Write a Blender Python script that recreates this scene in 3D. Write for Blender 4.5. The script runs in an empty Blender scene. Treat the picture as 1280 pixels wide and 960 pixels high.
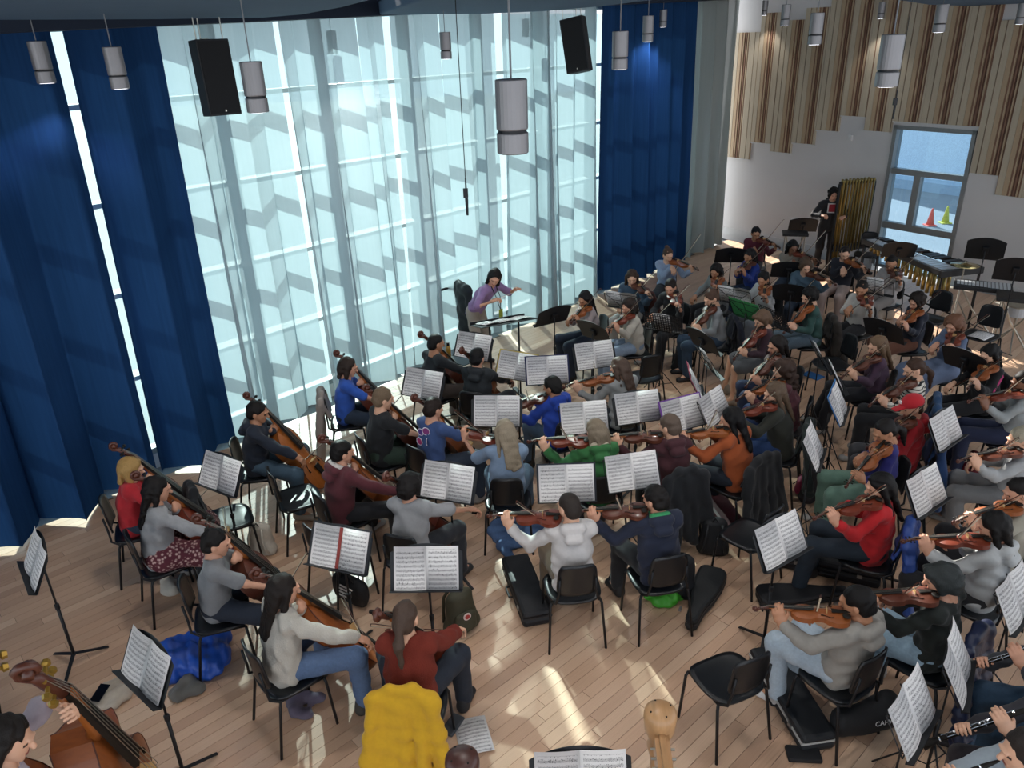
import bpy, bmesh, math, random
import numpy as np
from mathutils import Vector, Matrix
random.seed(11)
rng = np.random.default_rng(11)
sc = bpy.context.scene
COL = sc.collection
PI = math.pi

# ------------------------------------------------------------------ camera
F_PX, CAM_H = 961.0, 4.4
_d = np.array([75.0, 2120.0, F_PX]); _d /= np.linalg.norm(_d)
_f = np.array([0, 0, 1.0])
_Y = _f - _d * _d.dot(_f); _Y /= np.linalg.norm(_Y)
CAM_R = np.array([np.cross(_Y, -_d), _Y, -_d])


def un(x, y, z=0.0):
    """photo pixel -> point of the room at height z"""
    r = CAM_R @ np.array([x - 640, y - 480, F_PX])
    t = (z - CAM_H) / r[2]
    return Vector((r[0] * t, r[1] * t, z))


def und(x, y, depth):
    r = CAM_R @ np.array([x - 640, y - 480, F_PX]) * (depth / F_PX)
    return Vector((r[0], r[1], CAM_H + r[2]))


cd = bpy.data.cameras.new('camera'); cam = bpy.data.objects.new('camera', cd); COL.objects.link(cam)
cd.sensor_width = 36.0; cd.lens = 36.0 * F_PX / 1280.0; cd.clip_end = 400; cd.clip_start = .05
m = Matrix.Identity(4)
for i in range(3):
    m[i][0] = CAM_R[i, 0]; m[i][1] = -CAM_R[i, 1]; m[i][2] = -CAM_R[i, 2]
m[2][3] = CAM_H
cam.matrix_world = m
sc.camera = cam

# ------------------------------------------------------------------ light
sc.view_settings.view_transform = 'Standard'
sc.view_settings.look = 'None'
sc.view_settings.gamma = 1.0
sc.view_settings.use_curve_mapping = False
sc.view_settings.exposure = 0.62
world = bpy.data.worlds.new('sky'); sc.world = world; world.use_nodes = True
bg = world.node_tree.nodes['Background']
bg.inputs[0].default_value = (.86, .92, 1.0, 1); bg.inputs[1].default_value = 1.35
sd = bpy.data.lights.new('sun', 'SUN'); sun = bpy.data.objects.new('sun', sd); COL.objects.link(sun)
sd.energy = 9.5; sd.angle = math.radians(.6); sd.color = (1, .95, .87)
SUN_DIR = Vector((.26 * math.cos(math.radians(31)), -.966 * math.cos(math.radians(31)), -math.sin(math.radians(31))))
sun.rotation_euler = SUN_DIR.to_track_quat('-Z', 'Y').to_euler()


# ------------------------------------------------------------------ materials
def lin(c):
    if isinstance(c, str):
        c = [int(c[i:i + 2], 16) / 255 for i in (0, 2, 4)]
        c = [v / 12.92 if v <= .04045 else ((v + .055) / 1.055) ** 2.4 for v in c]
    return (c[0], c[1], c[2], 1)


MATS = {}


def mat(name, col, rough=.6, metal=0.0, var=.12, scale=18.0, bump=0.0, stretch=None, spec=.5, sheen=0.0, emit=0.0, coat=0.0):
    if name in MATS: return MATS[name]
    M = bpy.data.materials.new(name); M.use_nodes = True
    nt = M.node_tree; N = nt.nodes; L = nt.links
    b = N['Principled BSDF']
    c = lin(col)
    b.inputs['Roughness'].default_value = rough
    b.inputs['Metallic'].default_value = metal
    b.inputs['Specular IOR Level'].default_value = spec
    if sheen: b.inputs['Sheen Weight'].default_value = sheen
    if coat: b.inputs['Coat Weight'].default_value = coat
    tc = N.new('ShaderNodeTexCoord'); nz = N.new('ShaderNodeTexNoise')
    nz.inputs['Scale'].default_value = scale; nz.inputs['Detail'].default_value = 3
    if stretch:
        mp = N.new('ShaderNodeMapping'); mp.inputs['Scale'].default_value = stretch
        L.new(tc.outputs['Object'], mp.inputs[0]); L.new(mp.outputs[0], nz.inputs['Vector'])
    else:
        L.new(tc.outputs['Object'], nz.inputs['Vector'])
    mx = N.new('ShaderNodeMix'); mx.data_type = 'RGBA'
    L.new(nz.outputs['Fac'], mx.inputs[0])
    mx.inputs[6].default_value = tuple(v * (1 - var) for v in c[:3]) + (1,)
    mx.inputs[7].default_value = tuple(min(1, v * (1 + var)) for v in c[:3]) + (1,)
    L.new(mx.outputs[2], b.inputs['Base Color'])
    if emit:
        b.inputs['Emission Color'].default_value = c; b.inputs['Emission Strength'].default_value = emit
    if bump:
        bp = N.new('ShaderNodeBump'); bp.inputs['Strength'].default_value = bump; bp.inputs['Distance'].default_value = .01
        L.new(nz.outputs['Fac'], bp.inputs['Height']); L.new(bp.outputs[0], b.inputs['Normal'])
    MATS[name] = M
    return M


# ------------------------------------------------------------------ mesh helpers
class MB:
    def __init__(s): s.v = []; s.f = []; s.uv = {}

    def add(s, vs, fs):
        o = len(s.v); s.v += [tuple(p) for p in vs]; s.f += [tuple(i + o for i in f) for f in fs]; return s

    def box(s, lo, hi, M=None, bev=0.0):
        x0, y0, z0 = lo; x1, y1, z1 = hi
        vs = [(x0, y0, z0), (x1, y0, z0), (x1, y1, z0), (x0, y1, z0), (x0, y0, z1), (x1, y0, z1), (x1, y1, z1), (x0, y1, z1)]
        if M is not None: vs = [M @ Vector(p) for p in vs]
        return s.add(vs, [(0, 3, 2, 1), (4, 5, 6, 7), (0, 1, 5, 4), (1, 2, 6, 5), (2, 3, 7, 6), (3, 0, 4, 7)])

    def tube(s, pts, r, n=8, caps=True):
        pts = [Vector(p) for p in pts]; rs = r if isinstance(r, (list, tuple)) else [r] * len(pts)
        ring = []; up = None
        for i, p in enumerate(pts):
            t = (pts[min(i + 1, len(pts) - 1)] - pts[max(i - 1, 0)]).normalized()
            if up is None:
                up = t.orthogonal().normalized()
            up = (up - t * up.dot(t)).normalized(); sd_ = t.cross(up)
            ring.append([p + (up * math.cos(2 * PI * k / n) + sd_ * math.sin(2 * PI * k / n)) * rs[i] for k in range(n)])
        vs = [q for R_ in ring for q in R_]; fs = []
        for i in range(len(pts) - 1):
            for k in range(n):
                fs.append((i * n + k, i * n + (k + 1) % n, (i + 1) * n + (k + 1) % n, (i + 1) * n + k))
        if caps: fs += [tuple(range(n - 1, -1, -1)), tuple((len(pts) - 1) * n + k for k in range(n))]
        return s.add(vs, fs)

    def lathe(s, prof, n=16, c=(0, 0, 0), M=None):
        vs = []; fs = []
        for r, z in prof:
            for k in range(n):
                p = Vector((c[0] + r * math.cos(2 * PI * k / n), c[1] + r * math.sin(2 * PI * k / n), c[2] + z))
                vs.append(M @ p if M is not None else p)
        for i in range(len(prof) - 1):
            for k in range(n):
                fs.append((i * n + k, i * n + (k + 1) % n, (i + 1) * n + (k + 1) % n, (i + 1) * n + k))
        fs += [tuple(range(n - 1, -1, -1)), tuple((len(prof) - 1) * n + k for k in range(n))]
        return s.add(vs, fs)

    def prism(s, outline, z0, z1, M=None):
        n = len(outline)
        vs = [Vector((x, y, z0)) for x, y in outline] + [Vector((x, y, z1)) for x, y in outline]
        if M is not None: vs = [M @ p for p in vs]
        fs = [tuple(range(n - 1, -1, -1)), tuple(range(n, 2 * n))]
        fs += [(i, (i + 1) % n, n + (i + 1) % n, n + i) for i in range(n)]
        return s.add(vs, fs)

    def grid(s, fn, nu, nv):
        vs = [fn(i / (nu - 1), j / (nv - 1)) for i in range(nu) for j in range(nv)]
        fs = [(i * nv + j, (i + 1) * nv + j, (i + 1) * nv + j + 1, i * nv + j + 1) for i in range(nu - 1) for j in range(nv - 1)]
        return s.add(vs, fs)

    def sphere(s, c, r, n=10):
        r3 = r if isinstance(r, (tuple, list)) else (r, r, r)
        vs = []; fs = []
        for i in range(n + 1):
            th = PI * i / n
            for k in range(n):
                a = 2 * PI * k / n
                vs.append((c[0] + r3[0] * math.sin(th) * math.cos(a), c[1] + r3[1] * math.sin(th) * math.sin(a), c[2] - r3[2] * math.cos(th)))
        for i in range(n):
            for k in range(n):
                fs.append((i * n + k, i * n + (k + 1) % n, (i + 1) * n + (k + 1) % n, (i + 1) * n + k))
        return s.add(vs, fs)

    def mesh(s, name, material=None, smooth=False):
        me = bpy.data.meshes.new(name); me.from_pydata(s.v, [], s.f)
        if smooth: me.polygons.foreach_set('use_smooth', [True] * len(me.polygons))
        if material: me.materials.append(material)
        return me

    def obj(s, name, material, parent=None, smooth=False, solid=0.0, bevel=0.0, subd=0, auto=False):
        me = s.mesh(name, material, smooth)
        o = bpy.data.objects.new(name, me); COL.objects.link(o)
        if parent: o.parent = parent
        if solid:
            md = o.modifiers.new('solid', 'SOLIDIFY'); md.thickness = solid; md.offset = 0
        if bevel:
            md = o.modifiers.new('bevel', 'BEVEL'); md.width = bevel; md.segments = 2; md.limit_method = 'ANGLE'
        if subd:
            md = o.modifiers.new('sub', 'SUBSURF'); md.levels = subd; md.render_levels = subd
        return o


def tag(o, label=None, cat=None, group=None, kind=None):
    if label: o['label'] = label
    if cat: o['category'] = cat
    if group: o['group'] = group
    if kind: o['kind'] = kind
    return o


def thing(name, label, cat, loc=(0, 0, 0), rz=0.0, group=None):
    o = bpy.data.objects.new(name, None); COL.objects.link(o)
    o.empty_display_size = .1
    o.location = loc; o.rotation_euler = (0, 0, rz)
    return tag(o, label, cat, group)


KIDS = {}


def copy_tree(o, parent=None):
    c = o.copy(); COL.objects.link(c); c.parent = parent
    for ch in o.children: copy_tree(ch, c)
    return c


def obj_mat(o, material, slot=0):
    o.material_slots[slot].link = 'OBJECT'; o.material_slots[slot].material = material


def rz(az):
    """heading (0 = away from the camera, + to the right) -> z rotation of a thing built facing +Y"""
    return -math.radians(az)
# ------------------------------------------------------------------ the room
WP = Vector((-5.1, 6.33, 0)); WU = Vector((.68, .733, 0)).normalized(); WN = Vector((WU.y, -WU.x, 0))     # window wall, WN points into the room
RP = Vector((5.11, 17.85, 0)); RU = Vector((.57, -.821, 0)).normalized(); RN = Vector((RU.y, -RU.x, 0))    # right wall, RN points into the room


def frame(o, x, y):
    """matrix of a wall frame: x along the wall, y into the room, z up"""
    M = Matrix.Identity(4)
    for i in range(3):
        M[i][0] = x[i]; M[i][1] = y[i]; M[i][3] = o[i]
    return M


WF = frame(WP, WU, WN); RF = frame(RP, RU, RN)


def struct(o, label=None):
    o['kind'] = 'structure'
    if label: o['label'] = label
    return o


def plank_material():
    M = bpy.data.materials.new('maple_floor'); M.use_nodes = True
    nt = M.node_tree; N = nt.nodes; L = nt.links; b = N['Principled BSDF']
    oi = N.new('ShaderNodeObjectInfo'); at = N.new('ShaderNodeAttribute'); at.attribute_name = 'rnd'
    ad = N.new('ShaderNodeMath'); ad.operation = 'ADD'; fr = N.new('ShaderNodeMath'); fr.operation = 'FRACT'
    L.new(oi.outputs['Random'], ad.inputs[0]); L.new(at.outputs['Fac'], ad.inputs[1]); L.new(ad.outputs[0], fr.inputs[0])
    cr = N.new('ShaderNodeValToRGB'); e = cr.color_ramp.elements
    e[0].position = 0; e[0].color = lin('be9b81'); e[1].position = 1; e[1].color = lin('dfc2a6')
    x = e.new(.35); x.color = lin('d2b094'); x = e.new(.7); x.color = lin('c8a387')
    L.new(fr.outputs[0], cr.inputs[0])
    tc = N.new('ShaderNodeTexCoord'); mp = N.new('ShaderNodeMapping'); mp.inputs['Scale'].default_value = (1.4, 26, 1)
    L.new(tc.outputs['Object'], mp.inputs[0])
    nz = N.new('ShaderNodeTexNoise'); nz.noise_dimensions = '4D'; nz.inputs['Scale'].default_value = 3; nz.inputs['Detail'].default_value = 5
    L.new(mp.outputs[0], nz.inputs['Vector']); L.new(oi.outputs['Random'], nz.inputs['W'])
    mx = N.new('ShaderNodeMix'); mx.data_type = 'RGBA'; mx.blend_type = 'MULTIPLY'; mx.inputs[0].default_value = .35
    r2 = N.new('ShaderNodeValToRGB'); r2.color_ramp.elements[0].position = .35; r2.color_ramp.elements[0].color = (.62, .56, .5, 1); r2.color_ramp.elements[1].position = .6
    L.new(nz.outputs['Fac'], r2.inputs[0]); L.new(cr.outputs[0], mx.inputs[6]); L.new(r2.outputs[0], mx.inputs[7])
    L.new(mx.outputs[2], b.inputs['Base Color'])
    b.inputs['Roughness'].default_value = .38; b.inputs['Specular IOR Level'].default_value = .5
    return M


def build_floor():
    ang = math.radians(42)
    fl = MB()
    poly = [WP + WU * -9, WP + WU * 14.9, RP + RU * 9.5, RP + RU * 22, Vector((4, -6, 0)), Vector((-9, -6, 0))]
    # slab under the boards
    Rm = Matrix.Rotation(-ang, 4, 'Z')
    loc = [(Rm @ p) for p in poly]
    fl.prism([(p.x, p.y) for p in reversed(loc)], -.12, -.006)
    floor = fl.obj('floor', mat('floor_joint', '6f5845', .7), None)
    floor.rotation_euler = (0, 0, ang)
    struct(floor, 'light maple board floor of the rehearsal hall')
    PM = plank_material()
    xs = [p.x for p in loc]; ys = [p.y for p in loc]
    W_ = .092; rows = []
    y = min(ys)
    n = len(loc)
    while y < max(ys):
        yc = y + W_ / 2; hits = []
        for i in range(n):
            a, b = loc[i], loc[(i + 1) % n]
            if (a.y - yc) * (b.y - yc) < 0: hits.append(a.x + (b.x - a.x) * (yc - a.y) / (b.y - a.y))
        if len(hits) == 2:
            x0, x1 = min(hits), max(hits); x = x0 - random.random() * .9
            while x < x1:
                l = random.uniform(.9, 2.1); a, b = max(x, x0), min(x + l, x1)
                if b - a > .1: rows.append((a, b, yc))
                x += l
        y += W_
    Ri = CAM_R.T; ca, sa = math.cos(ang), math.sin(ang)

    def vis(r):
        mx, my = (r[0] + r[1]) / 2, r[2]
        w = np.array([mx * ca - my * sa, mx * sa + my * ca, -CAM_H]); c = Ri @ w
        if c[2] < .5: return 1e9
        u, v = 640 + F_PX * c[0] / c[2], 480 + F_PX * c[1] / c[2]
        return c[2] if -40 < u < 1320 and v < 1010 else 1e9
    rows.sort(key=vis)
    base = MB().box((-.5, -.5, -.006), (.5, .5, 0)).mesh('plank', PM)
    for a, b, yc in rows[:300]:
        o = bpy.data.objects.new('plank', base); COL.objects.link(o); o.parent = floor
        o.location = ((a + b) / 2, yc, random.uniform(-.0006, 0)); o.scale = (b - a - .003, W_ - .003, 1)
    rest = MB(); rv = []
    for a, b, yc in rows[300:]:
        if vis((a, b, yc)) > 1e8 and (a * ca - yc * sa > 9 or a * sa + yc * ca < -3): continue
        rest.box((a + .0015, yc - W_ / 2 + .0015, -.006), (b - .0015, yc + W_ / 2 - .0015, random.uniform(-.0006, 0)))
        rv += [random.random()] * 8
    o = rest.obj('planks', PM, floor)
    at = o.data.attributes.new('rnd', 'FLOAT', 'POINT'); at.data.foreach_set('value', rv)
    o['kind'] = 'stuff'


build_floor()


def glass_material(name, tint):
    M = bpy.data.materials.new(name); M.use_nodes = True
    nt = M.node_tree; N = nt.nodes; L = nt.links; N.remove(N['Principled BSDF'])
    t = N.new('ShaderNodeBsdfTransparent'); g = N.new('ShaderNodeBsdfGlossy'); g.inputs['Roughness'].default_value = .02
    t.inputs[0].default_value = lin(tint)
    mx = N.new('ShaderNodeMixShader'); mx.inputs[0].default_value = .06
    L.new(t.outputs[0], mx.inputs[1]); L.new(g.outputs[0], mx.inputs[2]); L.new(mx.outputs[0], N['Material Output'].inputs[0])
    return M


def fabric_material(name, col, transp, transl, var=.1, rough=.9, weave=900):
    M = bpy.data.materials.new(name); M.use_nodes = True
    nt = M.node_tree; N = nt.nodes; L = nt.links; N.remove(N['Principled BSDF'])
    tc = N.new('ShaderNodeTexCoord'); mp = N.new('ShaderNodeMapping'); mp.inputs['Scale'].default_value = (30, 30, 1.5)
    nz = N.new('ShaderNodeTexNoise'); nz.inputs['Scale'].default_value = 1.0; nz.inputs['Detail'].default_value = 4
    L.new(tc.outputs['Object'], mp.inputs[0]); L.new(mp.outputs[0], nz.inputs['Vector'])
    mx = N.new('ShaderNodeMix'); mx.data_type = 'RGBA'; c = lin(col)
    mx.inputs[6].default_value = tuple(v * (1 - var) for v in c[:3]) + (1,); mx.inputs[7].default_value = tuple(min(1, v * (1 + var)) for v in c[:3]) + (1,)
    L.new(nz.outputs['Fac'], mx.inputs[0])
    d = N.new('ShaderNodeBsdfDiffuse'); tl = N.new('ShaderNodeBsdfTranslucent'); tp = N.new('ShaderNodeBsdfTransparent')
    L.new(mx.outputs[2], d.inputs[0]); L.new(mx.outputs[2], tl.inputs[0]); tp.inputs[0].default_value = (1, 1, 1, 1)
    m1 = N.new('ShaderNodeMixShader'); m1.inputs[0].default_value = transl
    L.new(d.outputs[0], m1.inputs[1]); L.new(tl.outputs[0], m1.inputs[2])
    m2 = N.new('ShaderNodeMixShader'); m2.inputs[0].default_value = transp
    L.new(m1.outputs[0], m2.inputs[1]); L.new(tp.outputs[0], m2.inputs[2])
    L.new(m2.outputs[0], N['Material Output'].inputs[0])
    return M


GLASS = glass_material('window_glass', 'e0eff0'); GLASS2 = glass_material('door_glass', 'd5e6f2')
DRY = mat('painted_drywall', 'cecccb', .85, var=.03, scale=3)
WHITE = mat('white_trim', 'c9c9c8', .6, var=.04)
STEEL = mat('window_frame_grey', '8d9699', .5, .3)
NAVY = mat('navy_ceiling', '46607a', .9, var=.08, scale=4)
DKNAVY = mat('dark_navy_fascia', '1a2536', .9, var=.1, scale=4)

# window wall: mullions, transoms, panes
wm = MB()
z0w, z1w = 0.0, 4.75
wall = MB().box((-9, -.62, 4.75), (14.9, -.45, 6.4)).box((-9, -.62, -.12), (14.9, -.45, .06)).box((12.95, -.62, .06), (14.9, -.40, 4.75)).obj('wall_window', DRY); wall.matrix_world = WF
struct(wall, 'upper band of the glazed street wall')
win = struct(MB().box((-9, -.60, .06), (12.95, -.47, .13)).obj('window_1', STEEL), 'tall glazed curtain wall behind the drapes'); win.matrix_world = WF
S_M = [-9 + 1.38 * i for i in range(17)]; Z_T = [.12, 1.05, 2.0, 2.95, 3.9, 4.72]
for s in S_M:
    MB().box((s - .035, -.62, .06), (s + .035, -.44, 4.75)).obj('mullion', STEEL, win)
for i, s in enumerate(S_M[:-1]):
    for z in Z_T[1:-1]:
        MB().box((s + .035, -.60, z - .025), (min(s + 1.345, 12.95), -.40, z + .025)).obj('transom', WHITE, win)
    for a, b in zip(Z_T[:-1], Z_T[1:]):
        MB().box((s + .035, -.535, a + .025), (s + 1.345, -.525, b - .025)).obj('pane', GLASS, win)

# right wall with stepped wooden panelling and the glazed door
rw = MB()
D0, D1, DZ = 3.72, 5.20, 2.67
rw.box((-.4, -.25, -.12), (D0, 0, 6.4)).box((D0, -.25, DZ), (D1, 0, 6.4)).box((D1, -.25, -.12), (9.5, 0, 6.4))
wr = struct(rw.obj('wall_right', DRY), 'pale grey side wall with stepped wood panelling'); wr.matrix_world = RF
for k, (a, b) in enumerate([(-.35, D0 - .06), (D1 + .06, 9.5)]):
    o = struct(MB().box((a, 0, 0), (b, .02, .16)).obj('baseboard_right', WHITE)); o.matrix_world = RF
SEG = [(-.2, .55, 1.75, 4.3), (.55, 1.08, 2.12, 4.65), (1.08, 1.59, 1.97, 4.5), (1.59, 2.12, 2.19, 4.7), (2.12, 2.62, 2.48, 5.2), (2.62, 3.14, 2.78, 5.4),
       (3.14, 3.69, 2.54, 5.5), (3.69, 5.23, 2.74, 5.5), (5.23, 5.70, 1.98, 4.37), (5.70, 6.3, 1.67, 5.4), (6.3, 7.2, 1.4, 5.4)]
TAN = mat('pale_ash_slat', 'b8ab95', .6, var=.1, scale=3, stretch=(14, 14, .6))
TAN2 = mat('honey_slat', 'b0997c', .6, var=.12, scale=3, stretch=(14, 14, .6))
BRN = mat('walnut_slat', '67483a', .6, var=.15, scale=3, stretch=(14, 14, .6))
BRN2 = mat('chestnut_slat', '84624e', .6, var=.15, scale=3, stretch=(14, 14, .6))
pat = [(.10, 0), (.014, 3), (.10, 0), (.08, 1), (.028, 3), (.026, 1), (.028, 2), (.026, 3), (.028, 2), (.026, 1), (.028, 3), (.04, 0)]
for (a, b, zl, zh) in SEG:
    MB().box((a, 0, zl - .02), (b - .003, .055, zl)).obj('panel_edge', WHITE, wr)
    t = a; k = random.randrange(3)
    while t < b - .01:
        w_, c_ = pat[k % len(pat)]; k += 1
        e = min(t + w_, b - .003); dep = (.05, .044, .02, .034)[c_]
        MB().box((t, 0, zl), (e - .003, dep, zh)).obj('slat', (TAN, TAN2, BRN, BRN2)[c_], wr)
        t += w_
dr = struct(MB().box((D0, -.2, 0), (D1, -.05, .06)).obj('door_1', STEEL), 'tall glazed side door with three panes'); dr.matrix_world = RF
FR = mat('door_frame_aluminium', '8f9190', .45, .4)
for nme, lo, hi in [('door_frame', (D0, -.2, .06), (D0 + .07, .03, DZ)), ('door_frame', (D1 - .07, -.2, .06), (D1, .03, DZ)), ('door_frame', (D0, -.2, DZ - .07), (D1, .03, DZ)),
                    ('door_rail', (D0 + .07, -.16, 1.80), (D1 - .07, -.02, 1.90)), ('door_rail', (D0 + .07, -.16, .78), (D1 - .07, -.02, .90)), ('door_stile', (4.24, -.16, .90), (4.36, -.02, 1.80))]:
    MB().box(lo, hi).obj(nme, FR, dr)
for lo, hi in [((D0 + .07, -.1, 1.9), (D1 - .07, -.09, DZ - .07)), ((D0 + .07, -.1, .9), (4.24, -.09, 1.8)), ((4.36, -.1, .9), (D1 - .07, -.09, 1.8)), ((D0 + .07, -.1, .06), (D1 - .07, -.09, .78))]:
    MB().box(lo, hi).obj('pane', GLASS2, dr)
o = tag(MB().box((2.82, 0, 2.33), (2.92, .05, 2.43)).box((2.845, .05, 2.355), (2.895, .06, 2.405)).obj('wall_sensor', WHITE, bevel=.008), 'small white sensor box on the wall below the panelling', 'sensor'); o.matrix_world = RF

# ceiling: main slab, dark soffit over the window, hanging clouds
o = struct(MB().prism([(-14, -3.3), (-9, -6), (14, -6), (10.6, 9.9), (5.0, 17.6)], 6.4, 6.6).obj('ceiling', NAVY), 'dark ceiling high above')
so = MB(); L_ = 16
so.add([(-6, -.5, 4.36), (15, -.5, 4.92), (15, .55, 4.92), (-6, .55, 4.36), (-6, -.5, 5.3), (15, -.5, 5.3), (15, .55, 5.3), (-6, .55, 5.3)],
       [(0, 3, 2, 1), (4, 5, 6, 7), (0, 1, 5, 4), (1, 2, 6, 5), (2, 3, 7, 6), (3, 0, 4, 7)])
o = struct(so.obj('trim_1', DKNAVY), 'dark soffit above the curtain track'); o.matrix_world = WF


def cloud(pix, z, back, name, label):
    """hanging ceiling panel: far edge through given directions and distances"""
    pts = []
    for x, y in pix:
        r = CAM_R @ np.array([x - 640, y - 480, F_PX]); t = (z - CAM_H) / r[2]; pts.append((r[0] * t, r[1] * t))
    o = struct(MB().prism(list(reversed(pts + back)), z, z + .14).obj(name, NAVY, bevel=.02), label)
    return o


cloud([(-160, 22), (0, 25), (200, 24), (330, 22), (380, 18), (430, 9), (480, -4)], 4.62, [(-.6, 1.2), (-.9, -1), (-6, -1)], 'trim_2', 'curved dark ceiling cloud nearest the camera')
cloud([(470, 20), (530, 18), (600, 17.5), (680, 14), (760, 7), (840, -3)], 4.66, [(1.0, 4.4), (.15, 4.2), (-.3, 5.2)], 'trim_3', 'curved ceiling cloud above the sheer curtains')
cloud([(1120, 0), (1160, 6), (1230, 8), (1330, 9)], 4.6, [(9.5, 9), (8, 5), (4.6, 6.8)], 'trim_4', 'dark ceiling cloud above the panelled wall')

# outside
GROUND = mat('pale_pavement', '868c8f', .8, var=.08, scale=1.2)
o = struct(MB().box((-45, -5, -.35), (60, 70, -.15)).obj('ground', GROUND), 'pale sunlit pavement outside the windows')
BW = mat('speckled_concrete', 'c9d6df', .9, var=.25, scale=26)
bd = thing('street_building', 'blue grey speckled concrete building outside the glazed side door', 'building'); bd.matrix_world = RF
MB().box((-6, -9.5, -.2), (16, -9.2, 9)).obj('facade', BW, bd)
MB().box((3.3, -9.2, .6), (4.6, -9.12, 2.4)).obj('facade_panel', mat('pale_concrete', '93a2ae', .9, var=.2, scale=20), bd)
MB().box((-6, -9.2, -.15), (16, -8.6, .12)).obj('kerb', mat('kerb_stone', '9fb0bd', .9), bd)
for nm, t, y, c, lab in [('traffic_cone', 1162, 282, 'e0604f', 'orange red traffic cone on the pavement outside'), ('traffic_cone', 1181, 279, 'c8c552', 'yellow green traffic cone on the pavement outside')]:
    th = thing(nm, lab, 'cone', un(t, y, -.15), 0, 'cones outside the door')
    cm = mat('cone_' + c, c, .6)
    MB().box((-.12, -.12, 0), (.12, .12, .03)).obj('base', cm, th, bevel=.01)
    MB().lathe([(.09, .03), (.022, .40), (.018, .42)], 16).obj('shell', cm, th, smooth=True)
cb = tag(MB().tube([RF @ Vector((2.5 + .5 * i, -7, 3.5 - .13 * i + .01 * i * i)) for i in range(10)], .02, 6).obj('overhead_cable', mat('cable', '2a3038', .6)), 'dark cable sagging across the street outside the door', 'cable')


# curtains
def curtain(name, label, group, s0, s1, y0, amp, per, material, zb=.03, zt=4.9, seed=0, flare=1.3, n_per=14, nz_=14, pull=0.0, over=.225):
    rs = random.Random(seed)
    ph = [0.0]; ss = [s0]; s = s0
    step = per / n_per
    amps = []
    p = rs.random() * 6.28
    k = 0
    cur_p = per; cur_a = amp
    prof = []
    while s < s1 + 1e-6:
        if k % n_per == 0:
            cur_p = per * rs.uniform(.6, 1.45); cur_a = amp * rs.uniform(.55, 1.3)
        prof.append((s, p, cur_a)); s += cur_p / n_per; p += 2 * PI / n_per; k += 1
    # smooth amplitude
    A = [a for _, _, a in prof]
    A = [sum(A[max(0, i - 5):i + 6]) / len(A[max(0, i - 5):i + 6]) for i in range(len(A))]
    mb = MB()
    ph2 = rs.random() * 6

    def fn(u, v):
        i = min(int(u * (len(prof) - 1) + .5), len(prof) - 1)
        s, p, _ = prof[i]; a = A[i]; h = 1 - v
        z = zb + (zt - zb) * h
        g = .55 + (flare - .55) * v
        sway = .04 * v * math.sin(s * 1.7 + ph2)
        return (s + pull * h * math.exp(-(s - s0) / .35) + a * over * g * math.sin(2 * p) + .02 * math.sin(3 * v + s), y0 + a * g * math.sin(p) + sway, z + (.02 * math.sin(p + 1) if v > .99 else 0))
    mb.grid(fn, len(prof), nz_)
    o = tag(mb.obj(name, material, smooth=True), label, 'curtain', group); o.matrix_world = WF
    return o


BLUE = fabric_material('blue_velvet', '224068', 0, .05, .25)
SHEER = fabric_material('white_sheer', 'acbac0', .20, .37, .05)
SHEER2 = fabric_material('grey_sheer', 'b9c2c0', .10, .5, .06)
gb = 'blue velvet curtains'
curtain('blue_curtain', 'deep blue velvet curtain at the far left of the hall', gb, -3.0, 1.66, .05, .16, .75, BLUE, seed=3)
curtain('blue_curtain', 'deep blue curtain between the bright slit and the white sheers', gb, 1.645, 2.61, .05, .13, .55, BLUE, seed=5, pull=.08)
curtain('blue_curtain', 'deep blue velvet curtain right of the white sheers', gb, 9.86, 12.74, .05, .11, .42, BLUE, seed=9)
edges = [2.65, 3.90, 5.03, 5.54, 6.36, 7.40, 8.55, 9.92]
gaps = [0, -.03, .13, .12, .14, .12, -.03]
names = ['beside the left blue curtain', 'second from the left blue curtain', 'just left of the conductor rail', 'directly behind the conductor', 'right behind the conductor', 'second from the right blue curtain', 'beside the right blue curtain']
for i in range(7):
    curtain('sheer_curtain', 'white sheer curtain panel ' + names[i], 'white sheer curtain panels', edges[i] + gaps[i] / 2, edges[i + 1] - (gaps + [0])[i + 1] / 2, -.04 + .07 * (i % 2), .15, .46, SHEER, seed=20 + i, zb=.02, over=.42, n_per=20)
curtain('grey_sheer_curtain', 'grey sheer curtain gathered in the corner by the pale wall', None, 12.72, 14.6, .0, .12, .38, SHEER2, seed=41)


# pendant lamps
ADDED_LAMPS = [(-2.7, 2.2), (-3.4, .6), (1.4, 1.0), (3.6, 2.6), (-.6, -.9), (5.6, 4.2)]  # lamps added out of view to brighten the hall
LAMPS = [(52, 78, 22, 1), (145, 85, 22, 0), (318, 109, 27, 0), (415, 53, 12.3, 0), (557, 57, 14, 0), (640, 146, 40, 0), (657, 35, 9.5, 0), (775, 63, 20, 0), (810, 36, 13.5, 0), (829, 23, 9, 1),
         (982, 19, 11, 0), (1020, 36, 16.5, 0), (1102, 13, 8.5, 0), (1112, 76, 27.5, 0), (1176, 23, 14.5, 0), (956, 10, 7.5, 0), (1277, 17, 11, 0)]
LN = ['leftmost, glowing on the blue curtain', 'second from the left, before the blue curtain', 'right of the left loudspeaker', 'small one before the left sheers', 'small one before the middle sheers', 'largest and nearest, over the conductor', 'tiny one left of the right loudspeaker',
      'largest before the right blue curtain', 'middle one before the right blue curtain', 'farthest, glowing on the right blue curtain', 'small one at the left of the wood panelling', 'medium one before the stepped panelling', 'tiny one high above the panelling', 'largest before the wood panelling', 'medium one above the side door', 'tiny one left of the wood panelling', 'one cut by the right picture edge']
GREY = mat('lamp_grey_metal', '8d8b8c', .4, .4, var=.04); BLK = mat('black_metal', '15161a', .45, .3, var=.1)
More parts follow.
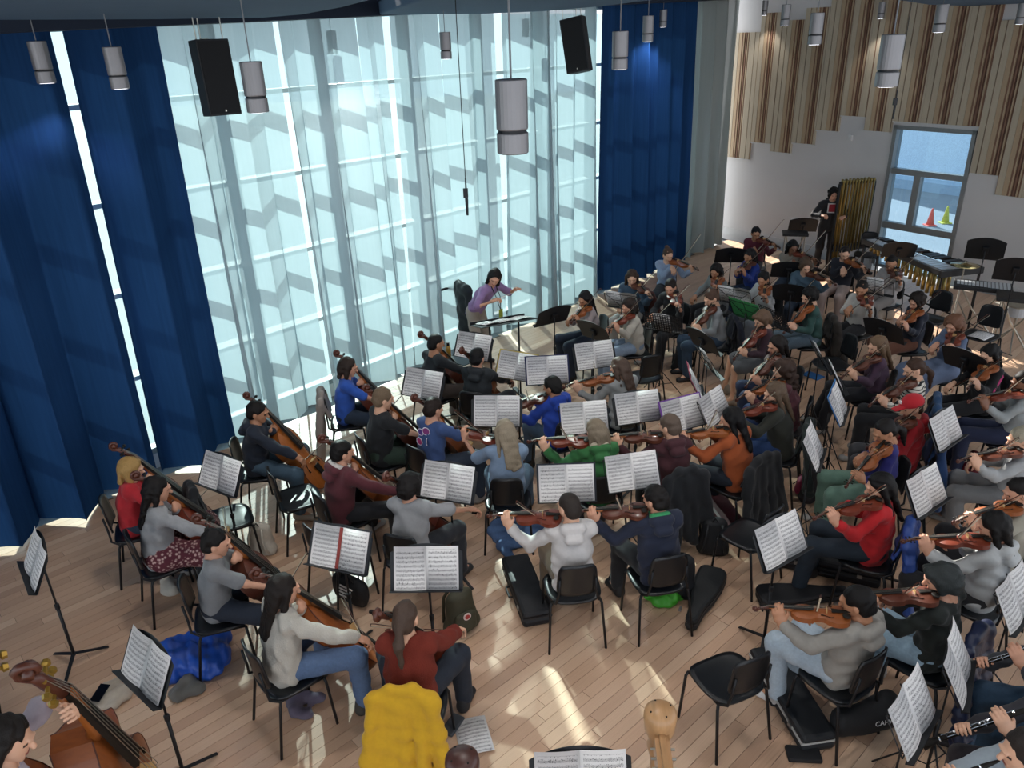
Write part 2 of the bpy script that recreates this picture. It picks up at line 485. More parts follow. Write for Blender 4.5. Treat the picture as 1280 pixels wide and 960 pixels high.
LED = mat('lamp_diffuser', 'f4f6ff', .5, emit=3.0)
lp = None
for i, (x, y, w, lit) in enumerate(LAMPS + [e + (0, 0) for e in ADDED_LAMPS]):
    kk = 1.21 if i == 0 else 1.0
    p = und(x, y, F_PX * .12 * kk / w) if w else Vector((x, y, 5.7))
    if lp is None:
        lp = thing('pendant_lamp', '', 'lamp')
        MB().lathe([(.058, -.045), (.06, -.04), (.06, .128), (.056, .132)], 24).obj('housing', GREY, lp, smooth=False)
        MB().lathe([(.054, -.058), (.054, -.044)], 24).obj('gap_ring', BLK, lp)
        MB().lathe([(.056, -.132), (.06, -.128), (.06, -.06), (.058, -.056)], 24).obj('lower_ring', GREY, lp)
        MB().lathe([(.045, -.1335), (.045, -.1325)], 20).obj('diffuser', LED, lp)
        MB().tube([(0, 0, .13), (0, 0, 2.3)], .004, 6).obj('cable', mat('lamp_cable', '77797c', .5), lp)
        for k, ch in enumerate(lp.children): pass
        q = lp
    else:
        q = copy_tree(lp)
    q.location = p; q.scale = (kk, kk, kk); q['label'] = 'grey cylinder pendant lamp, ' + (LN[i] if i < len(LN) else ['unseen fill added over the lower left stands', 'unseen fill added above and behind the left stands', 'unseen fill added behind the camera at the right', 'unseen fill added over the lower right corner', 'unseen fill added farthest behind the camera', 'unseen fill added over the right edge of the orchestra'][i - len(LN)]); q['group'] = 'pendant lamps'
    ld = bpy.data.lights.new('lamp_light', 'SPOT'); ld.energy = (70 if not w else 62 if x < 930 else 42 if w > 12 else 20) if i else 170; ld.spot_size = math.radians(125 if not (w and x > 930) else 92); ld.spot_blend = .5; ld.shadow_soft_size = .045
    ld.color = (.62, .74, 1.0) if lit else (1.0, .96, .92)
    lo_ = bpy.data.objects.new('lamp_light', ld); COL.objects.link(lo_); lo_.location = p - Vector((0, 0, .14))
# ------------------------------------------------------------------ implicit surfaces for bodies, hair and cloth
class Field:
    def __init__(s, lo, hi, h):
        s.h = h; s.o = np.array(lo, float) - 2 * h
        n = np.ceil((np.array(hi) - s.o) / h).astype(int) + 3
        s.f = np.full(n, .5, np.float32)

    def _sub(s, lo, hi):
        a = np.maximum(np.floor((lo - s.o) / s.h).astype(int), 0); b = np.minimum(np.ceil((hi - s.o) / s.h).astype(int) + 1, s.f.shape)
        if np.any(b <= a): return None
        sl = tuple(slice(i, j) for i, j in zip(a, b))
        g = np.meshgrid(*[s.o[i] + s.h * np.arange(a[i], b[i]) for i in range(3)], indexing='ij', sparse=True)
        return sl, g

    def cone(s, a, b, ra, rb, k=.025, side=None, cut=False, wr=None):
        """elliptic round cone from a to b; ra, rb = radius or (along side, across)"""
        a = np.array(a, float); b = np.array(b, float)
        ra = np.array(ra if isinstance(ra, (tuple, list)) else (ra, ra), float); rb = np.array(rb if isinstance(rb, (tuple, list)) else (rb, rb), float)
        R = max(ra.max(), rb.max()) + k + 2 * s.h
        q = s._sub(np.minimum(a, b) - R, np.maximum(a, b) + R)
        if q is None: return s
        sl, (X, Y, Z) = q
        ab = b - a; L = np.linalg.norm(ab)
        ax = ab / L if L > 1e-6 else np.array([0, 0, 1.0])
        sd_ = np.array(side if side is not None else (1, 0, 0), float); sd_ = sd_ - ax * sd_.dot(ax)
        if np.linalg.norm(sd_) < 1e-3: sd_ = np.array([0, 1.0, 0]) - ax * ax[1]
        sd_ /= np.linalg.norm(sd_); dp = np.cross(ax, sd_)
        x, y, z = X - a[0], Y - a[1], Z - a[2]
        w = x * ax[0] + y * ax[1] + z * ax[2]
        t = np.clip(w / max(L, 1e-6), 0, 1); w = w - t * L
        u = x * sd_[0] + y * sd_[1] + z * sd_[2]; v = x * dp[0] + y * dp[1] + z * dp[2]
        ru = ra[0] + t * (rb[0] - ra[0]); rv = ra[1] + t * (rb[1] - ra[1]); rm = np.minimum(ru, rv)
        d = ((np.sqrt((u / ru) ** 2 + (v / rv) ** 2 + (w / (rm if wr is None else wr)) ** 2) - 1) * rm).astype(np.float32)
        F = s.f[sl]
        if cut:
            d = -d
            hh = np.clip(.5 - .5 * (F - d) / k, 0, 1); s.f[sl] = F * (1 - hh) + d * hh + k * hh * (1 - hh)
        else:
            hh = np.clip(.5 + .5 * (F - d) / k, 0, 1); s.f[sl] = F * (1 - hh) + d * hh - k * hh * (1 - hh)
        return s

    def ell(s, c, r, k=.02, cut=False, fw=None):
        """ellipsoid with radii along x, y(front), z"""
        c = np.array(c, float)
        return s.cone(c - np.array([0, 0, 1e-5]), c + np.array([0, 0, 1e-5]), (r[0], r[1]), (r[0], r[1]), k, (1, 0, 0), cut, wr=r[2])

    def wrinkle(s, amp, freq, seed):
        r = np.random.default_rng(seed)
        g = np.meshgrid(*[s.o[i] + s.h * np.arange(s.f.shape[i]) for i in range(3)], indexing='ij', sparse=True)
        n = 0
        for i in range(5):
            w = r.normal(size=3); w /= np.linalg.norm(w); fr = freq * r.uniform(.6, 1.8)
            n = n + np.sin((g[0] * w[0] + g[1] * w[1] + g[2] * w[2]) * fr + r.uniform(0, 6) + 1.3 * np.sin(g[2] * freq * .5 + i) + np.sin(g[0] * freq * .4))
        s.f += (amp * n / 2.2).astype(np.float32)
        return s

    def clip(s, axis, val, keep_above=True):
        g = s.o[axis] + s.h * np.arange(s.f.shape[axis]); sh = [1, 1, 1]; sh[axis] = -1
        d = (val - g if keep_above else g - val).reshape(sh)
        s.f = np.maximum(s.f, d.astype(np.float32)); return s

    def mesh(s):
        f = s.f; f[0] = f[-1] = .5; f[:, 0] = f[:, -1] = .5; f[:, :, 0] = f[:, :, -1] = .5
        S = f < 0
        c = np.zeros(tuple(n - 1 for n in f.shape), np.int8)
        for i in (0, 1):
            for j in (0, 1):
                for k in (0, 1):
                    c += S[i:f.shape[0] - 1 + i, j:f.shape[1] - 1 + j, k:f.shape[2] - 1 + k]
        act = (c > 0) & (c < 8)
        idx = np.full(act.shape, -1, np.int64); n = int(act.sum())
        if n == 0: return np.zeros((0, 3)), np.zeros((0, 4), int)
        idx[act] = np.arange(n)
        I = np.stack(np.nonzero(act), 1)
        acc = np.zeros((n, 3)); cnt = np.zeros(n)
        for ax in range(3):
            o1, o2 = [q for q in range(3) if q != ax]
            for p in (0, 1):
                for r in (0, 1):
                    A = I.copy(); A[:, o1] += p; A[:, o2] += r; B = A.copy(); B[:, ax] += 1
                    fa = f[A[:, 0], A[:, 1], A[:, 2]]; fb = f[B[:, 0], B[:, 1], B[:, 2]]
                    m_ = (fa < 0) != (fb < 0); t = np.where(m_, fa / np.where(m_, fa - fb, 1), 0)
                    P = np.zeros((n, 3)); P[:, o1] = p; P[:, o2] = r; P[:, ax] = t
                    acc[m_] += P[m_]; cnt[m_] += 1
        V = s.o + s.h * (I + acc / cnt[:, None])
        Q = []
        for ax in range(3):
            o1, o2 = [(1, 2), (2, 0), (0, 1)][ax]
            a = [slice(1, -1)] * 3; a[ax] = slice(0, -1); b = [slice(1, -1)] * 3; b[ax] = slice(1, None)
            s0, s1 = S[tuple(a)], S[tuple(b)]; m_ = s0 != s1
            E_ = np.stack(np.nonzero(m_), 1)
            if len(E_) == 0: continue
            E_[:, o1] += 1; E_[:, o2] += 1
            fl = s0[m_]
            def cell(d1, d2):
                C = E_.copy(); C[:, o1] += d1; C[:, o2] += d2; return idx[C[:, 0], C[:, 1], C[:, 2]]
            q = np.stack([cell(-1, -1), cell(0, -1), cell(0, 0), cell(-1, 0)], 1)
            q[~fl] = q[~fl][:, ::-1]
            Q.append(q)
        return V, np.concatenate(Q)


def np_obj(name, parts, mats, parent=None, smooth=True):
    """parts: list of (verts, quads, slot)"""
    vs = []; fs = []; ms = []; o = 0
    for V, Q, slot in parts:
        vs.append(V); fs.append(Q + o); o += len(V)
        ms.append(np.full(len(Q), 0, int) + slot)
    V = np.concatenate(vs); Q = np.concatenate(fs); Ms = np.concatenate(ms)
    me = bpy.data.meshes.new(name)
    me.vertices.add(len(V)); me.vertices.foreach_set('co', V.astype(np.float32).ravel())
    me.loops.add(Q.size); me.loops.foreach_set('vertex_index', Q.astype(np.int32).ravel())
    me.polygons.add(len(Q)); me.polygons.foreach_set('loop_start', (np.arange(len(Q)) * 4).astype(np.int32))
    me.polygons.foreach_set('material_index', Ms.astype(np.int32))
    me.update(calc_edges=True)
    if smooth: me.polygons.foreach_set('use_smooth', np.ones(len(Q), bool))
    for m_ in (mats if isinstance(mats, (list, tuple)) else [mats]): me.materials.append(m_)
    ob = bpy.data.objects.new(name, me); COL.objects.link(ob)
    if parent: ob.parent = parent
    return ob


def V3(*a): return np.array(a, float)


def nrm(v): return v / np.linalg.norm(v)


def ik(a, b, l1, l2, pole):
    """elbow between a and b"""
    d = b - a; L = min(np.linalg.norm(d), (l1 + l2) * .995); u = nrm(d)
    b = a + u * L
    x = (l1 * l1 - l2 * l2 + L * L) / (2 * L); h = math.sqrt(max(l1 * l1 - x * x, 1e-5))
    p = np.array(pole, float); p = nrm(p - u * p.dot(u))
    return a + u * x + p * h, b


SKIN = {'pale': 'd9a98c', 'light': 'c9957a', 'tan': 'b07d5e', 'brown': '7d543e'}
LIPC = mat('lips', '9c5a50', .5); EYE = mat('dark_eyes', '3a2a24', .3); 


def skin_mat(k): return mat('skin_' + k, SKIN[k], .5, var=.06, scale=30)


def hair_mat(c): return mat('hair_' + c, c, .55, var=.4, scale=26, stretch=(9, 9, 1.2), bump=.35, spec=.22)


def cloth_mat(c, kind='cloth'):
    if kind == 'denim': return mat('denim_' + c, c, .85, var=.22, scale=60, bump=.1)
    if kind == 'knit': return mat('knit_' + c, c, .95, var=.16, scale=140, bump=.5)
    if kind == 'stripe': return stripe_mat()
    if kind == 'floral': return floral_mat()
    if kind == 'camo': return mat('camo_' + c, c, .8, var=.6, scale=14)
    if kind == 'puffer': return mat('puffer_' + c, c, .45, var=.1, scale=12)
    return mat('cloth_' + c, c, .88, var=.1, scale=45, bump=.1, sheen=.1)


def stripe_mat():
    if 'striped_knit' in MATS: return MATS['striped_knit']
    M = mat('striped_knit', 'd8d2c6', .9); nt = M.node_tree; N = nt.nodes; L = nt.links
    tc = N.new('ShaderNodeTexCoord'); wv = N.new('ShaderNodeTexWave'); wv.bands_direction = 'Z'; wv.inputs['Scale'].default_value = 9; wv.inputs['Distortion'].default_value = .6
    cr = N.new('ShaderNodeValToRGB'); cr.color_ramp.interpolation = 'CONSTANT'; cr.color_ramp.elements[0].color = lin('1a1a1e'); cr.color_ramp.elements[1].position = .3; cr.color_ramp.elements[1].color = lin('d8d2c6')
    L.new(tc.outputs['Object'], wv.inputs['Vector']); L.new(wv.outputs['Fac'], cr.inputs[0]); L.new(cr.outputs[0], N['Principled BSDF'].inputs['Base Color'])
    return M


def floral_mat():
    if 'floral_print' in MATS: return MATS['floral_print']
    M = mat('floral_print', '8c3f45', .9); nt = M.node_tree; N = nt.nodes; L = nt.links
    tc = N.new('ShaderNodeTexCoord'); vo = N.new('ShaderNodeTexVoronoi'); vo.inputs['Scale'].default_value = 38
    cr = N.new('ShaderNodeValToRGB'); cr.color_ramp.elements[0].color = lin('c9a9a2'); cr.color_ramp.elements[0].position = .2; cr.color_ramp.elements[1].color = lin('5a2430'); cr.color_ramp.elements[1].position = .5
    L.new(tc.outputs['Object'], vo.inputs['Vector']); L.new(vo.outputs['Distance'], cr.inputs[0]); L.new(cr.outputs[0], N['Principled BSDF'].inputs['Base Color'])
    return M


# ------------------------------------------------------------------ shoe (shared)
def make_shoe():
    f = Field((-.06, -.10, 0), (.06, .2, .13), .009)
    f.cone((0, -.03, .045), (0, .13, .032), (.042, .045), (.044, .032), .03, (1, 0, 0)).cone((0, -.035, .04), (0, -.03, .10), .04, .042, .03)
    f.clip(2, .002)
    V, Q = f.mesh()
    return np_obj('shoe', [(V, Q, 0)], [mat('shoe_dark', '1d1d20', .6)])


SHOE = make_shoe(); SHOE_MESH = SHOE.data; bpy.data.objects.remove(SHOE)


# ------------------------------------------------------------------ the figure
def hand_field(f, w, d, pn, curl, mirror, spread=.02):
    """hand from wrist w along d, palm normal pn (fingers curl towards it)"""
    d = nrm(d); pn = nrm(pn - d * pn.dot(d)); sd_ = np.cross(d, pn) * mirror      # sd_ towards the thumb
    kn = w + d * .085
    f.cone(w - d * .01, w + d * .03, .026, (.034, .018), .012, sd_)
    f.cone(w + d * .03, kn - d * .012, (.038, .017), (.042, .015), .012, sd_)
    for i, L in enumerate((.036, .041, .038, .030)):
        off = (.031 - .0205 * i)
        p = kn + sd_ * off - d * (.0 if i in (1, 2) else .006)
        a1 = curl * .55; q = p + (d * math.cos(a1) + pn * math.sin(a1)) * L
        a2 = curl * 1.35; r = q + (d * math.cos(a2) + pn * math.sin(a2)) * L * .75
        a3 = curl * 1.9; t = r + (d * math.cos(a3) + pn * math.sin(a3)) * L * .5
        f.cone(p, q, .0095, .0088, .006); f.cone(q, r, .0088, .0082, .004); f.cone(r, t, .0082, .0072, .004)
    p = w + d * .022 + sd_ * .026; q = p + (d * .62 + sd_ * .62 + pn * .35) * .042; r = q + (d * .75 + pn * .62 + sd_ * .1) * .036
    f.cone(p, q, .0135, .0105, .010); f.cone(q, r, .0105, .008, .004)


def build_person(J, P):
    """J: joints in the figure's own frame (facing +Y); P: looks. Returns the body object with children."""
    S = P.get('S', 1.0); lod = P['lod']; bw = P.get('build', .9); ak = .88
    pel, ch, nb, hc = J['pel'], J['chest'], J['neck'], J['head']
    up = nrm(hc - nb); 
    hf = nrm(J['face'] - np.array([0, 0, 0.]))          # face direction
    hu = nrm(J['hup'] - hf * J['hup'].dot(hf)); hr = np.cross(hf, hu)
    HM = np.stack([hr, hf, hu], 1)                      # head frame columns
    hs = .5 + .5 * S
    sm = skin_mat(P['skin'])
    allp = np.stack([v for k, v in J.items() if k not in ('face', 'hup', 'handL', 'handR', 'palmL', 'palmR', 'curlL', 'curlR') and isinstance(v, np.ndarray)])
    lo = allp.min(0) - .22; hi = allp.max(0) + .22
    trunk = nrm(ch - pel)
    xs = nrm(J['shR'] - J['shL'])

    def torso(f, g, hem=0.0, k=.04):
        f.cone(pel - trunk * (.01 - hem), pel + trunk * .07, (.158 * bw + g, .112 * bw + g), (.150 * bw + g, .108 * bw + g), k, xs)
        f.cone(pel + trunk * .07, ch - trunk * .05, (.145 * bw + g, .104 * bw + g), (.148 * bw + g, .108 * bw + g), k, xs)
        f.cone(ch - trunk * .05, nb - trunk * .12, (.150 * bw + g, .108 * bw + g), (.150 * bw + g, .092 + g), k, xs)
        f.cone(J['shL'] + xs * .02, J['shR'] - xs * .02, .055 + g * .8, .055 + g * .8, k, (0, 1, 0))
        for q in ('shL', 'shR'): f.cone(nb - trunk * .02, J[q], .045 + g * .6, .046 + g * .6, k)

    def arms(f, g, t_end, k=.02, loose=0.0):
        for a, e, w in (('shL', 'elL', 'wrL'), ('shR', 'elR', 'wrR')):
            A, E, W = J[a], J[e], J[w]
            if t_end <= 1:
                B = A + (E - A) * t_end; f.cone(A, B, .050 * ak + g, .043 * ak + g + loose, k)
            else:
                f.cone(A, E, .050 * ak + g, .041 * ak + g + loose * .5, k); f.cone(E, E + (W - E) * (t_end - 1), .041 * ak + g + loose * .5, .030 * ak + g + loose, k)

    def legs(f, g, t_end, k=.03, loose=0.0):
        for h_, n_, a_ in (('hipL', 'knL', 'anL'), ('hipR', 'knR', 'anR')):
            H, K, A = J[h_], J[n_], J[a_]
            if t_end <= 1:
                f.cone(H, H + (K - H) * t_end, .084 * bw + g, .066 + g + loose, k)
            else:
                f.cone(H, K, .084 * bw + g, .060 + g + loose * .5, k); f.cone(K, K + (A - K) * (t_end - 1), .056 + g + loose * .5, .040 + g + loose, k)
    # --- body
    hb = .021 * lod
    f = Field(lo, hi, hb)
    torso(f, -.012); arms(f, -.006, 1.97); legs(f, -.008, 1.98)
    for a_, t_ in (('anL', 'toL'), ('anR', 'toR')): f.cone(J[a_], J[t_], .036, .026, .02)
    f.cone(nb - trunk * .04, hc - hu * .05 * hs - hf * .012, .056, .05, .03)
    V, Q = f.mesh(); parts = [(V, Q, 0)]
    # --- head in its own frame
    f = Field((-.1 * hs, -.13 * hs, -.16 * hs), (.1 * hs, .14 * hs, .14 * hs), .0078 * (.6 + .4 * lod))
    e = lambda c, r, k=.02, cut=False: f.ell(np.array(c) * hs, np.array(r) * hs, k, cut)
    e((0, -.014, .032), (.074, .095, .085)); e((0, .028, -.012), (.062, .064, .075), .03)
    f.cone(V3(0, .035, -.05) * hs, V3(0, .062, -.092) * hs, (.05 * hs, .045 * hs), (.026 * hs, .022 * hs), .03)
    f.cone(V3(0, -.02, -.05) * hs, V3(0, -.025, -.16) * hs, .05, .052, .02)
    for s_ in (-1, 1):
        e((s_ * .031, .104, .004), (.019, .016, .011), .012, True)
        e((s_ * .076, -.008, -.012), (.011, .02, .031), .008)
    f.cone(V3(0, .092, .008) * hs, V3(0, .112, -.028) * hs, .009 * hs, .0145 * hs, .012)
    e((0, .082, -.06), (.026, .014, .012), .008)
    e((0, .098, .024), (.045, .010, .008), .014)
    V, Q = f.mesh()
    C = V[Q].mean(1) / hs
    slot = np.zeros(len(Q), int)
    slot[(np.abs(C[:, 0]) < .024) & (C[:, 1] > .086) & (np.abs(C[:, 2] + .060) < .0085)] = 1
    for s_ in (-1, 1):
        slot[(np.abs(C[:, 0] - s_ * .031) < .0125) & (C[:, 1] > .06) & (np.abs(C[:, 2] - .002) < .0048)] = 2
    parts.append((V @ HM.T + hc, Q, slot))
    # --- hands
    for s_, w, mir in (('L', 'wrL', -1), ('R', 'wrR', 1)):
        W = J[w]; f = Field(W - .15, W + .15, .0066 * (.7 + .3 * lod))
        hand_field(f, W, J['hand' + s_], J['palm' + s_], J['curl' + s_], mir)
        V, Q = f.mesh(); parts.append((V, Q, 0))
    hm = hair_mat(P['hair'][1])
    body = np_obj('person', parts, [sm, LIPC, EYE, hm])
    # --- top
    tk = P['top'][0]; tc = P['top'][1]; g = {'hoodie': .018, 'sweater': .014, 'knit': .018, 'jacket': .019, 'tee': .010, 'shirt': .012, 'dress': .012}.get(tk, .014)
    sl = P.get('sleeve', 1.88); 
    f = Field(lo, hi, .0135 * lod); torso(f, g, hem=-.03 if tk != 'tee' else -.02); arms(f, g * .8, sl, loose=.012 if sl < 1.2 else .004)
    f.wrinkle(.0075 if tk != 'tee' else .0055, 40, P['seed'])
    if tk in ('hoodie',):
        bk = -nrm(np.cross(xs, trunk)) * -1
        fr = np.cross(trunk, xs); fr = fr if fr[1] > 0 else -fr
        f.cone(nb - fr * .085 + trunk * .01 - xs * .055, nb - fr * .085 + trunk * .01 + xs * .055, .046, .046, .015)
        f.cone(nb - fr * .125 - trunk * .06 - xs * .035, nb - fr * .125 - trunk * .06 + xs * .035, .042, .042, .02)
        for s_ in (-1, 1): f.cone(nb - fr * .07 + xs * s_ * .06, nb + fr * .045 + xs * s_ * .05 - trunk * .01, .032, .022, .015)
    elif tk in ('jacket', 'shirt', 'knit'):
        f.cone(nb - trunk * .005 - xs * .04, nb - trunk * .005 + xs * .04, .045, .045, .02)
    # neck opening
    f.cone(nb + up * .015, nb + up * .12, .058, .062, .008, cut=True)
    V, Q = f.mesh()
    top = np_obj({'dress': 'dress_top', 'knit': 'sweater'}.get(tk, tk if tk != 'tee' else 't_shirt'), [(V, Q, 0)], [cloth_mat(tc, P.get('topk', 'knit' if tk == 'knit' else 'cloth'))], body)
    if P.get('lining'):
        fr = np.cross(trunk, xs); fr = fr if fr[1] > 0 else -fr
        f = Field(nb - .2, nb + .2, .010)
        f.cone(nb - fr * .075 + up * .035 - xs * .05, nb - fr * .075 + up * .035 + xs * .05, .034, .034, .015)
        for s_ in (-1, 1): f.cone(nb - fr * .06 + up * .03 + xs * s_ * .055, nb + fr * .05 + up * .01 + xs * s_ * .045, .03, .02, .015)
        f.cone(nb + up * .02, nb + up * .14, .056, .058, .008, cut=True)
        V, Q = f.mesh(); np_obj('hood_lining', [(V, Q, 0)], [cloth_mat(P['lining'])], top)
    # --- trousers / skirt
    bk_, bc = P['bot']
    f = Field(lo, hi, .016 * lod)
    g2 = .012
    f.cone(pel - trunk * .0, pel + trunk * .05, (.158 * bw + g2, .114 * bw + g2), (.150 * bw + g2, .108 * bw + g2), .04, xs)
    if bk_ == 'shorts': legs(f, g2, .86, loose=.014)
    elif bk_ == 'skirt':
        legs(f, g2 + .02, 1.35, k=.12, loose=.03)
    else: legs(f, g2, 1.93, loose=.012)
    f.wrinkle(.0035, 40, P['seed'] + 5)
    V, Q = f.mesh()
    np_obj({'skirt': 'skirt', 'shorts': 'shorts'}.get(bk_, 'trousers'), [(V, Q, 0)], [cloth_mat(bc, P.get('botk', 'denim' if bk_ == 'jeans' else 'cloth'))], body)
    # --- shoes
    shm = mat('shoe_' + P.get('shoe', '1d1d20'), P.get('shoe', '1d1d20'), .6)
    for a_, t_ in (('anL', 'toL'), ('anR', 'toR')):
        A, T = J[a_], J[t_]
        o = bpy.data.objects.new('shoe', SHOE_MESH); COL.objects.link(o); o.parent = body
        o.location = (A[0], A[1], 0); o.rotation_euler = (0, 0, math.atan2(-(T[0] - A[0]), T[1] - A[1])); obj_mat(o, shm)
    # --- hair
    ht = P['hair'][0]
    hh = .0095 * (.6 + .4 * lod)
    f = Field((-.2 * hs, -.3 * hs, -.5 * hs if ht in ('long', 'pony', 'lowpony') else -.26 * hs), (.2 * hs, .17 * hs, .26 * hs), hh)
    e = lambda c, r, k=.02, cut=False: f.ell(np.array(c) * hs, np.array(r) * hs, k, cut)
    cone = lambda a, b, ra, rb, k=.02, side=None: f.cone(np.array(a) * hs, np.array(b) * hs, ra, rb, k, side)
    th = {'short': .009, 'crop': .004, 'curly': .020, 'long': .011, 'bob': .014, 'pony': .006, 'lowpony': .006, 'bun': .006, 'mop': .017, 'cap': .004}[ht]
    e((0, -.018, .036), (.074 + th, .094 + th, .084 + th)); 
    e((0, -.055, -.03), (.068 + th * .6, .055 + th, .062), .03)
    if ht == 'long':
        for x, w in ((-.05, .040), (0, .05), (.05, .040)): cone((x, -.07, .0), (x * 1.15, -.118, -.33 - .03 * (x == 0)), (w, .030), (w * .55, .012), .03)
        for s_ in (-1, 1): cone((s_ * .078, -.0, .03), (s_ * .10, -.03, -.22), .028, .018, .02)
    elif ht == 'bob':
        for s_ in (-1, 1): cone((s_ * .07, -.01, .02), (s_ * .082, .005, -.11), .032, .026, .03)
        cone((0, -.08, 0), (0, -.085, -.12), (.075, .035), (.08, .03), .03)
    elif ht == 'mop':
        for s_ in (-1, 1): cone((s_ * .07, .0, .03), (s_ * .078, .01, -.05), .03, .02, .03)
        cone((0, -.08, 0), (0, -.08, -.07), (.07, .035), (.06, .03), .03); cone((-.05, .07, .085), (.04, .085, .07), .028, .025, .03)
    elif ht == 'curly':
        r_ = np.random.default_rng(P['seed'])
        for i in range(46):
            v = nrm(r_.normal(size=3)); 
            if v[1] > .55 and v[2] < .5: continue
            v[2] = max(v[2], -.75); p = V3(0, -.02, .02) + v * V3(.088, .105, .10)
            e(p, V3(1, 1, 1) * r_.uniform(.022, .034), .012)
        if P.get('curl_long'):
            for i in range(26):
                a = r_.uniform(PI * .95, PI * 2.05); p = V3(.095 * math.cos(a), -.03 + .09 * math.sin(a), r_.uniform(-.24, -.02)); e(p, V3(1, 1, 1) * r_.uniform(.026, .036), .012)
    elif ht in ('pony', 'lowpony'):
        z = .05 if ht == 'pony' else -.02
        e((0, -.115, z), (.025, .025, .025), .01); cone((0, -.12, z), (0, -.165, z - .09), .026, .034, .02); cone((0, -.165, z - .09), (.01, -.14, z - .26), .034, .012, .02)
    elif ht == 'bun':
        e((0, -.085, .11), (.038, .038, .035), .012)
    if ht not in ('crop',): f.wrinkle(.0035, 75, P['seed'] + 9)
    e((0, .118, -.018), (.064, .085, .096), .012, True)                       # face
    if ht in ('short', 'crop', 'pony', 'lowpony', 'bun', 'cap'):
        for s_ in (-1, 1): e((s_ * .085, .0, -.025), (.02, .03, .035), .01, True)
    if ht in ('short', 'crop', 'mop', 'curly', 'cap') and not P.get('curl_long'): f.clip(2, (-.085 if ht != 'mop' else -.1) * hs)
    V, Q = f.mesh()
    np_obj('hair', [(V @ HM.T + hc, Q, 0)], [hm], body)
    if ht == 'cap':
        f = Field((-.13, -.14, -.06), (.13, .24, .16), .008 * lod)
        f.ell((0, -.014, .045), (.088, .106, .088), .01).clip(2, .028)
        f.cone((-.03, .10, .034), (.03, .10, .034), (.012, .085), (.012, .085), .01, (0, 0, 1)); f.clip(2, .02)
        V, Q = f.mesh()
        c = np_obj('baseball_cap', [(V @ HM.T + hc, Q, 0)], [cloth_mat('b01823')], body)
        b_ = MB().sphere((.02, .088, .075), (.022, .012, .02), 8).obj('cap_badge', cloth_mat('e8e4e0'), c)
        for v in b_.data.vertices: v.co = Vector(HM @ np.array(v.co) + hc)
    if P.get('glasses'):
        gb_ = MB()
        for s_ in (-1, 1):
            gb_.tube([HM @ V3(s_ * .033 + .024 * math.cos(a), .104, .002 + .019 * math.sin(a)) * 1 + hc for a in np.linspace(0, 2 * PI, 13)], .0022, 5)
            gb_.tube([HM @ V3(s_ * .057, .100, .006) + hc, HM @ V3(s_ * .079, .0, .004) + hc], .002, 5)
        gb_.tube([HM @ V3(-.009, .106, .004) + hc, HM @ V3(.009, .106, .004) + hc], .002, 5)
        gb_.obj('glasses', mat('glasses_frame', '17171a', .3), body)
    return body


# ------------------------------------------------------------------ poses
def seat_joints(P):
    S = P.get('S', 1.0); ln = P.get('lean', .05); kx = P.get('knees', .13); z0 = .46
    c = lambda x, y, z: V3(x * S, y * S, z0 + (z - .46) * S)
    J = dict(pel=c(0, -.03, .57), chest=c(0, ln * .6 - .02, .86), neck=c(0, ln, 1.045))
    J['hipL'] = c(-.085, .02, .555); J['hipR'] = c(.085, .02, .555)
    fy = P.get('foot', .02)
    J['knL'] = V3(-kx, .42 * S + .02, .51); J['knR'] = V3(kx, .42 * S + .02, .51)
    J['anL'] = V3(-kx - .01, .44 * S + fy, .085); J['anR'] = V3(kx + .01, .44 * S + fy + P.get('rfoot', .0), .085)
    J['toL'] = J['anL'] + V3(-.03, .13, -.055); J['toR'] = J['anR'] + V3(.03, .13, -.055)
    J['shL'] = c(-.172 * P.get('build', .9), ln - .005, 1.005); J['shR'] = c(.172 * P.get('build', .9), ln - .005, 1.005)
    ty, tp, tr = P.get('turn', 0), P.get('pitch', 12), P.get('roll', 0)
    a, b, r = math.radians(ty), math.radians(tp), math.radians(tr)
    J['face'] = V3(-math.sin(a) * math.cos(b), math.cos(a) * math.cos(b), -math.sin(b))
    J['hup'] = nrm(V3(-math.sin(r), math.sin(b) * .9, math.cos(b)))
    J['head'] = c(-.01 * (ty != 0), ln + .035 + .04 * math.sin(b), 1.20 - .02 * math.sin(b))
    return J


def arm(J, s_, w, pole, S=1.0):
    J['el' + s_], J['wr' + s_] = ik(J['sh' + s_], w, .275 * S, .245 * S, pole)


def basis(o, y, z):
    """4x4 with Y axis y and Z axis near z"""
    y = nrm(np.array(y, float)); z = np.array(z, float); z = nrm(z - y * z.dot(y)); x = np.cross(y, z)
    M = Matrix.Identity(4)
    for i in range(3): M[i][0] = x[i]; M[i][1] = y[i]; M[i][2] = z[i]; M[i][3] = o[i]
    return M


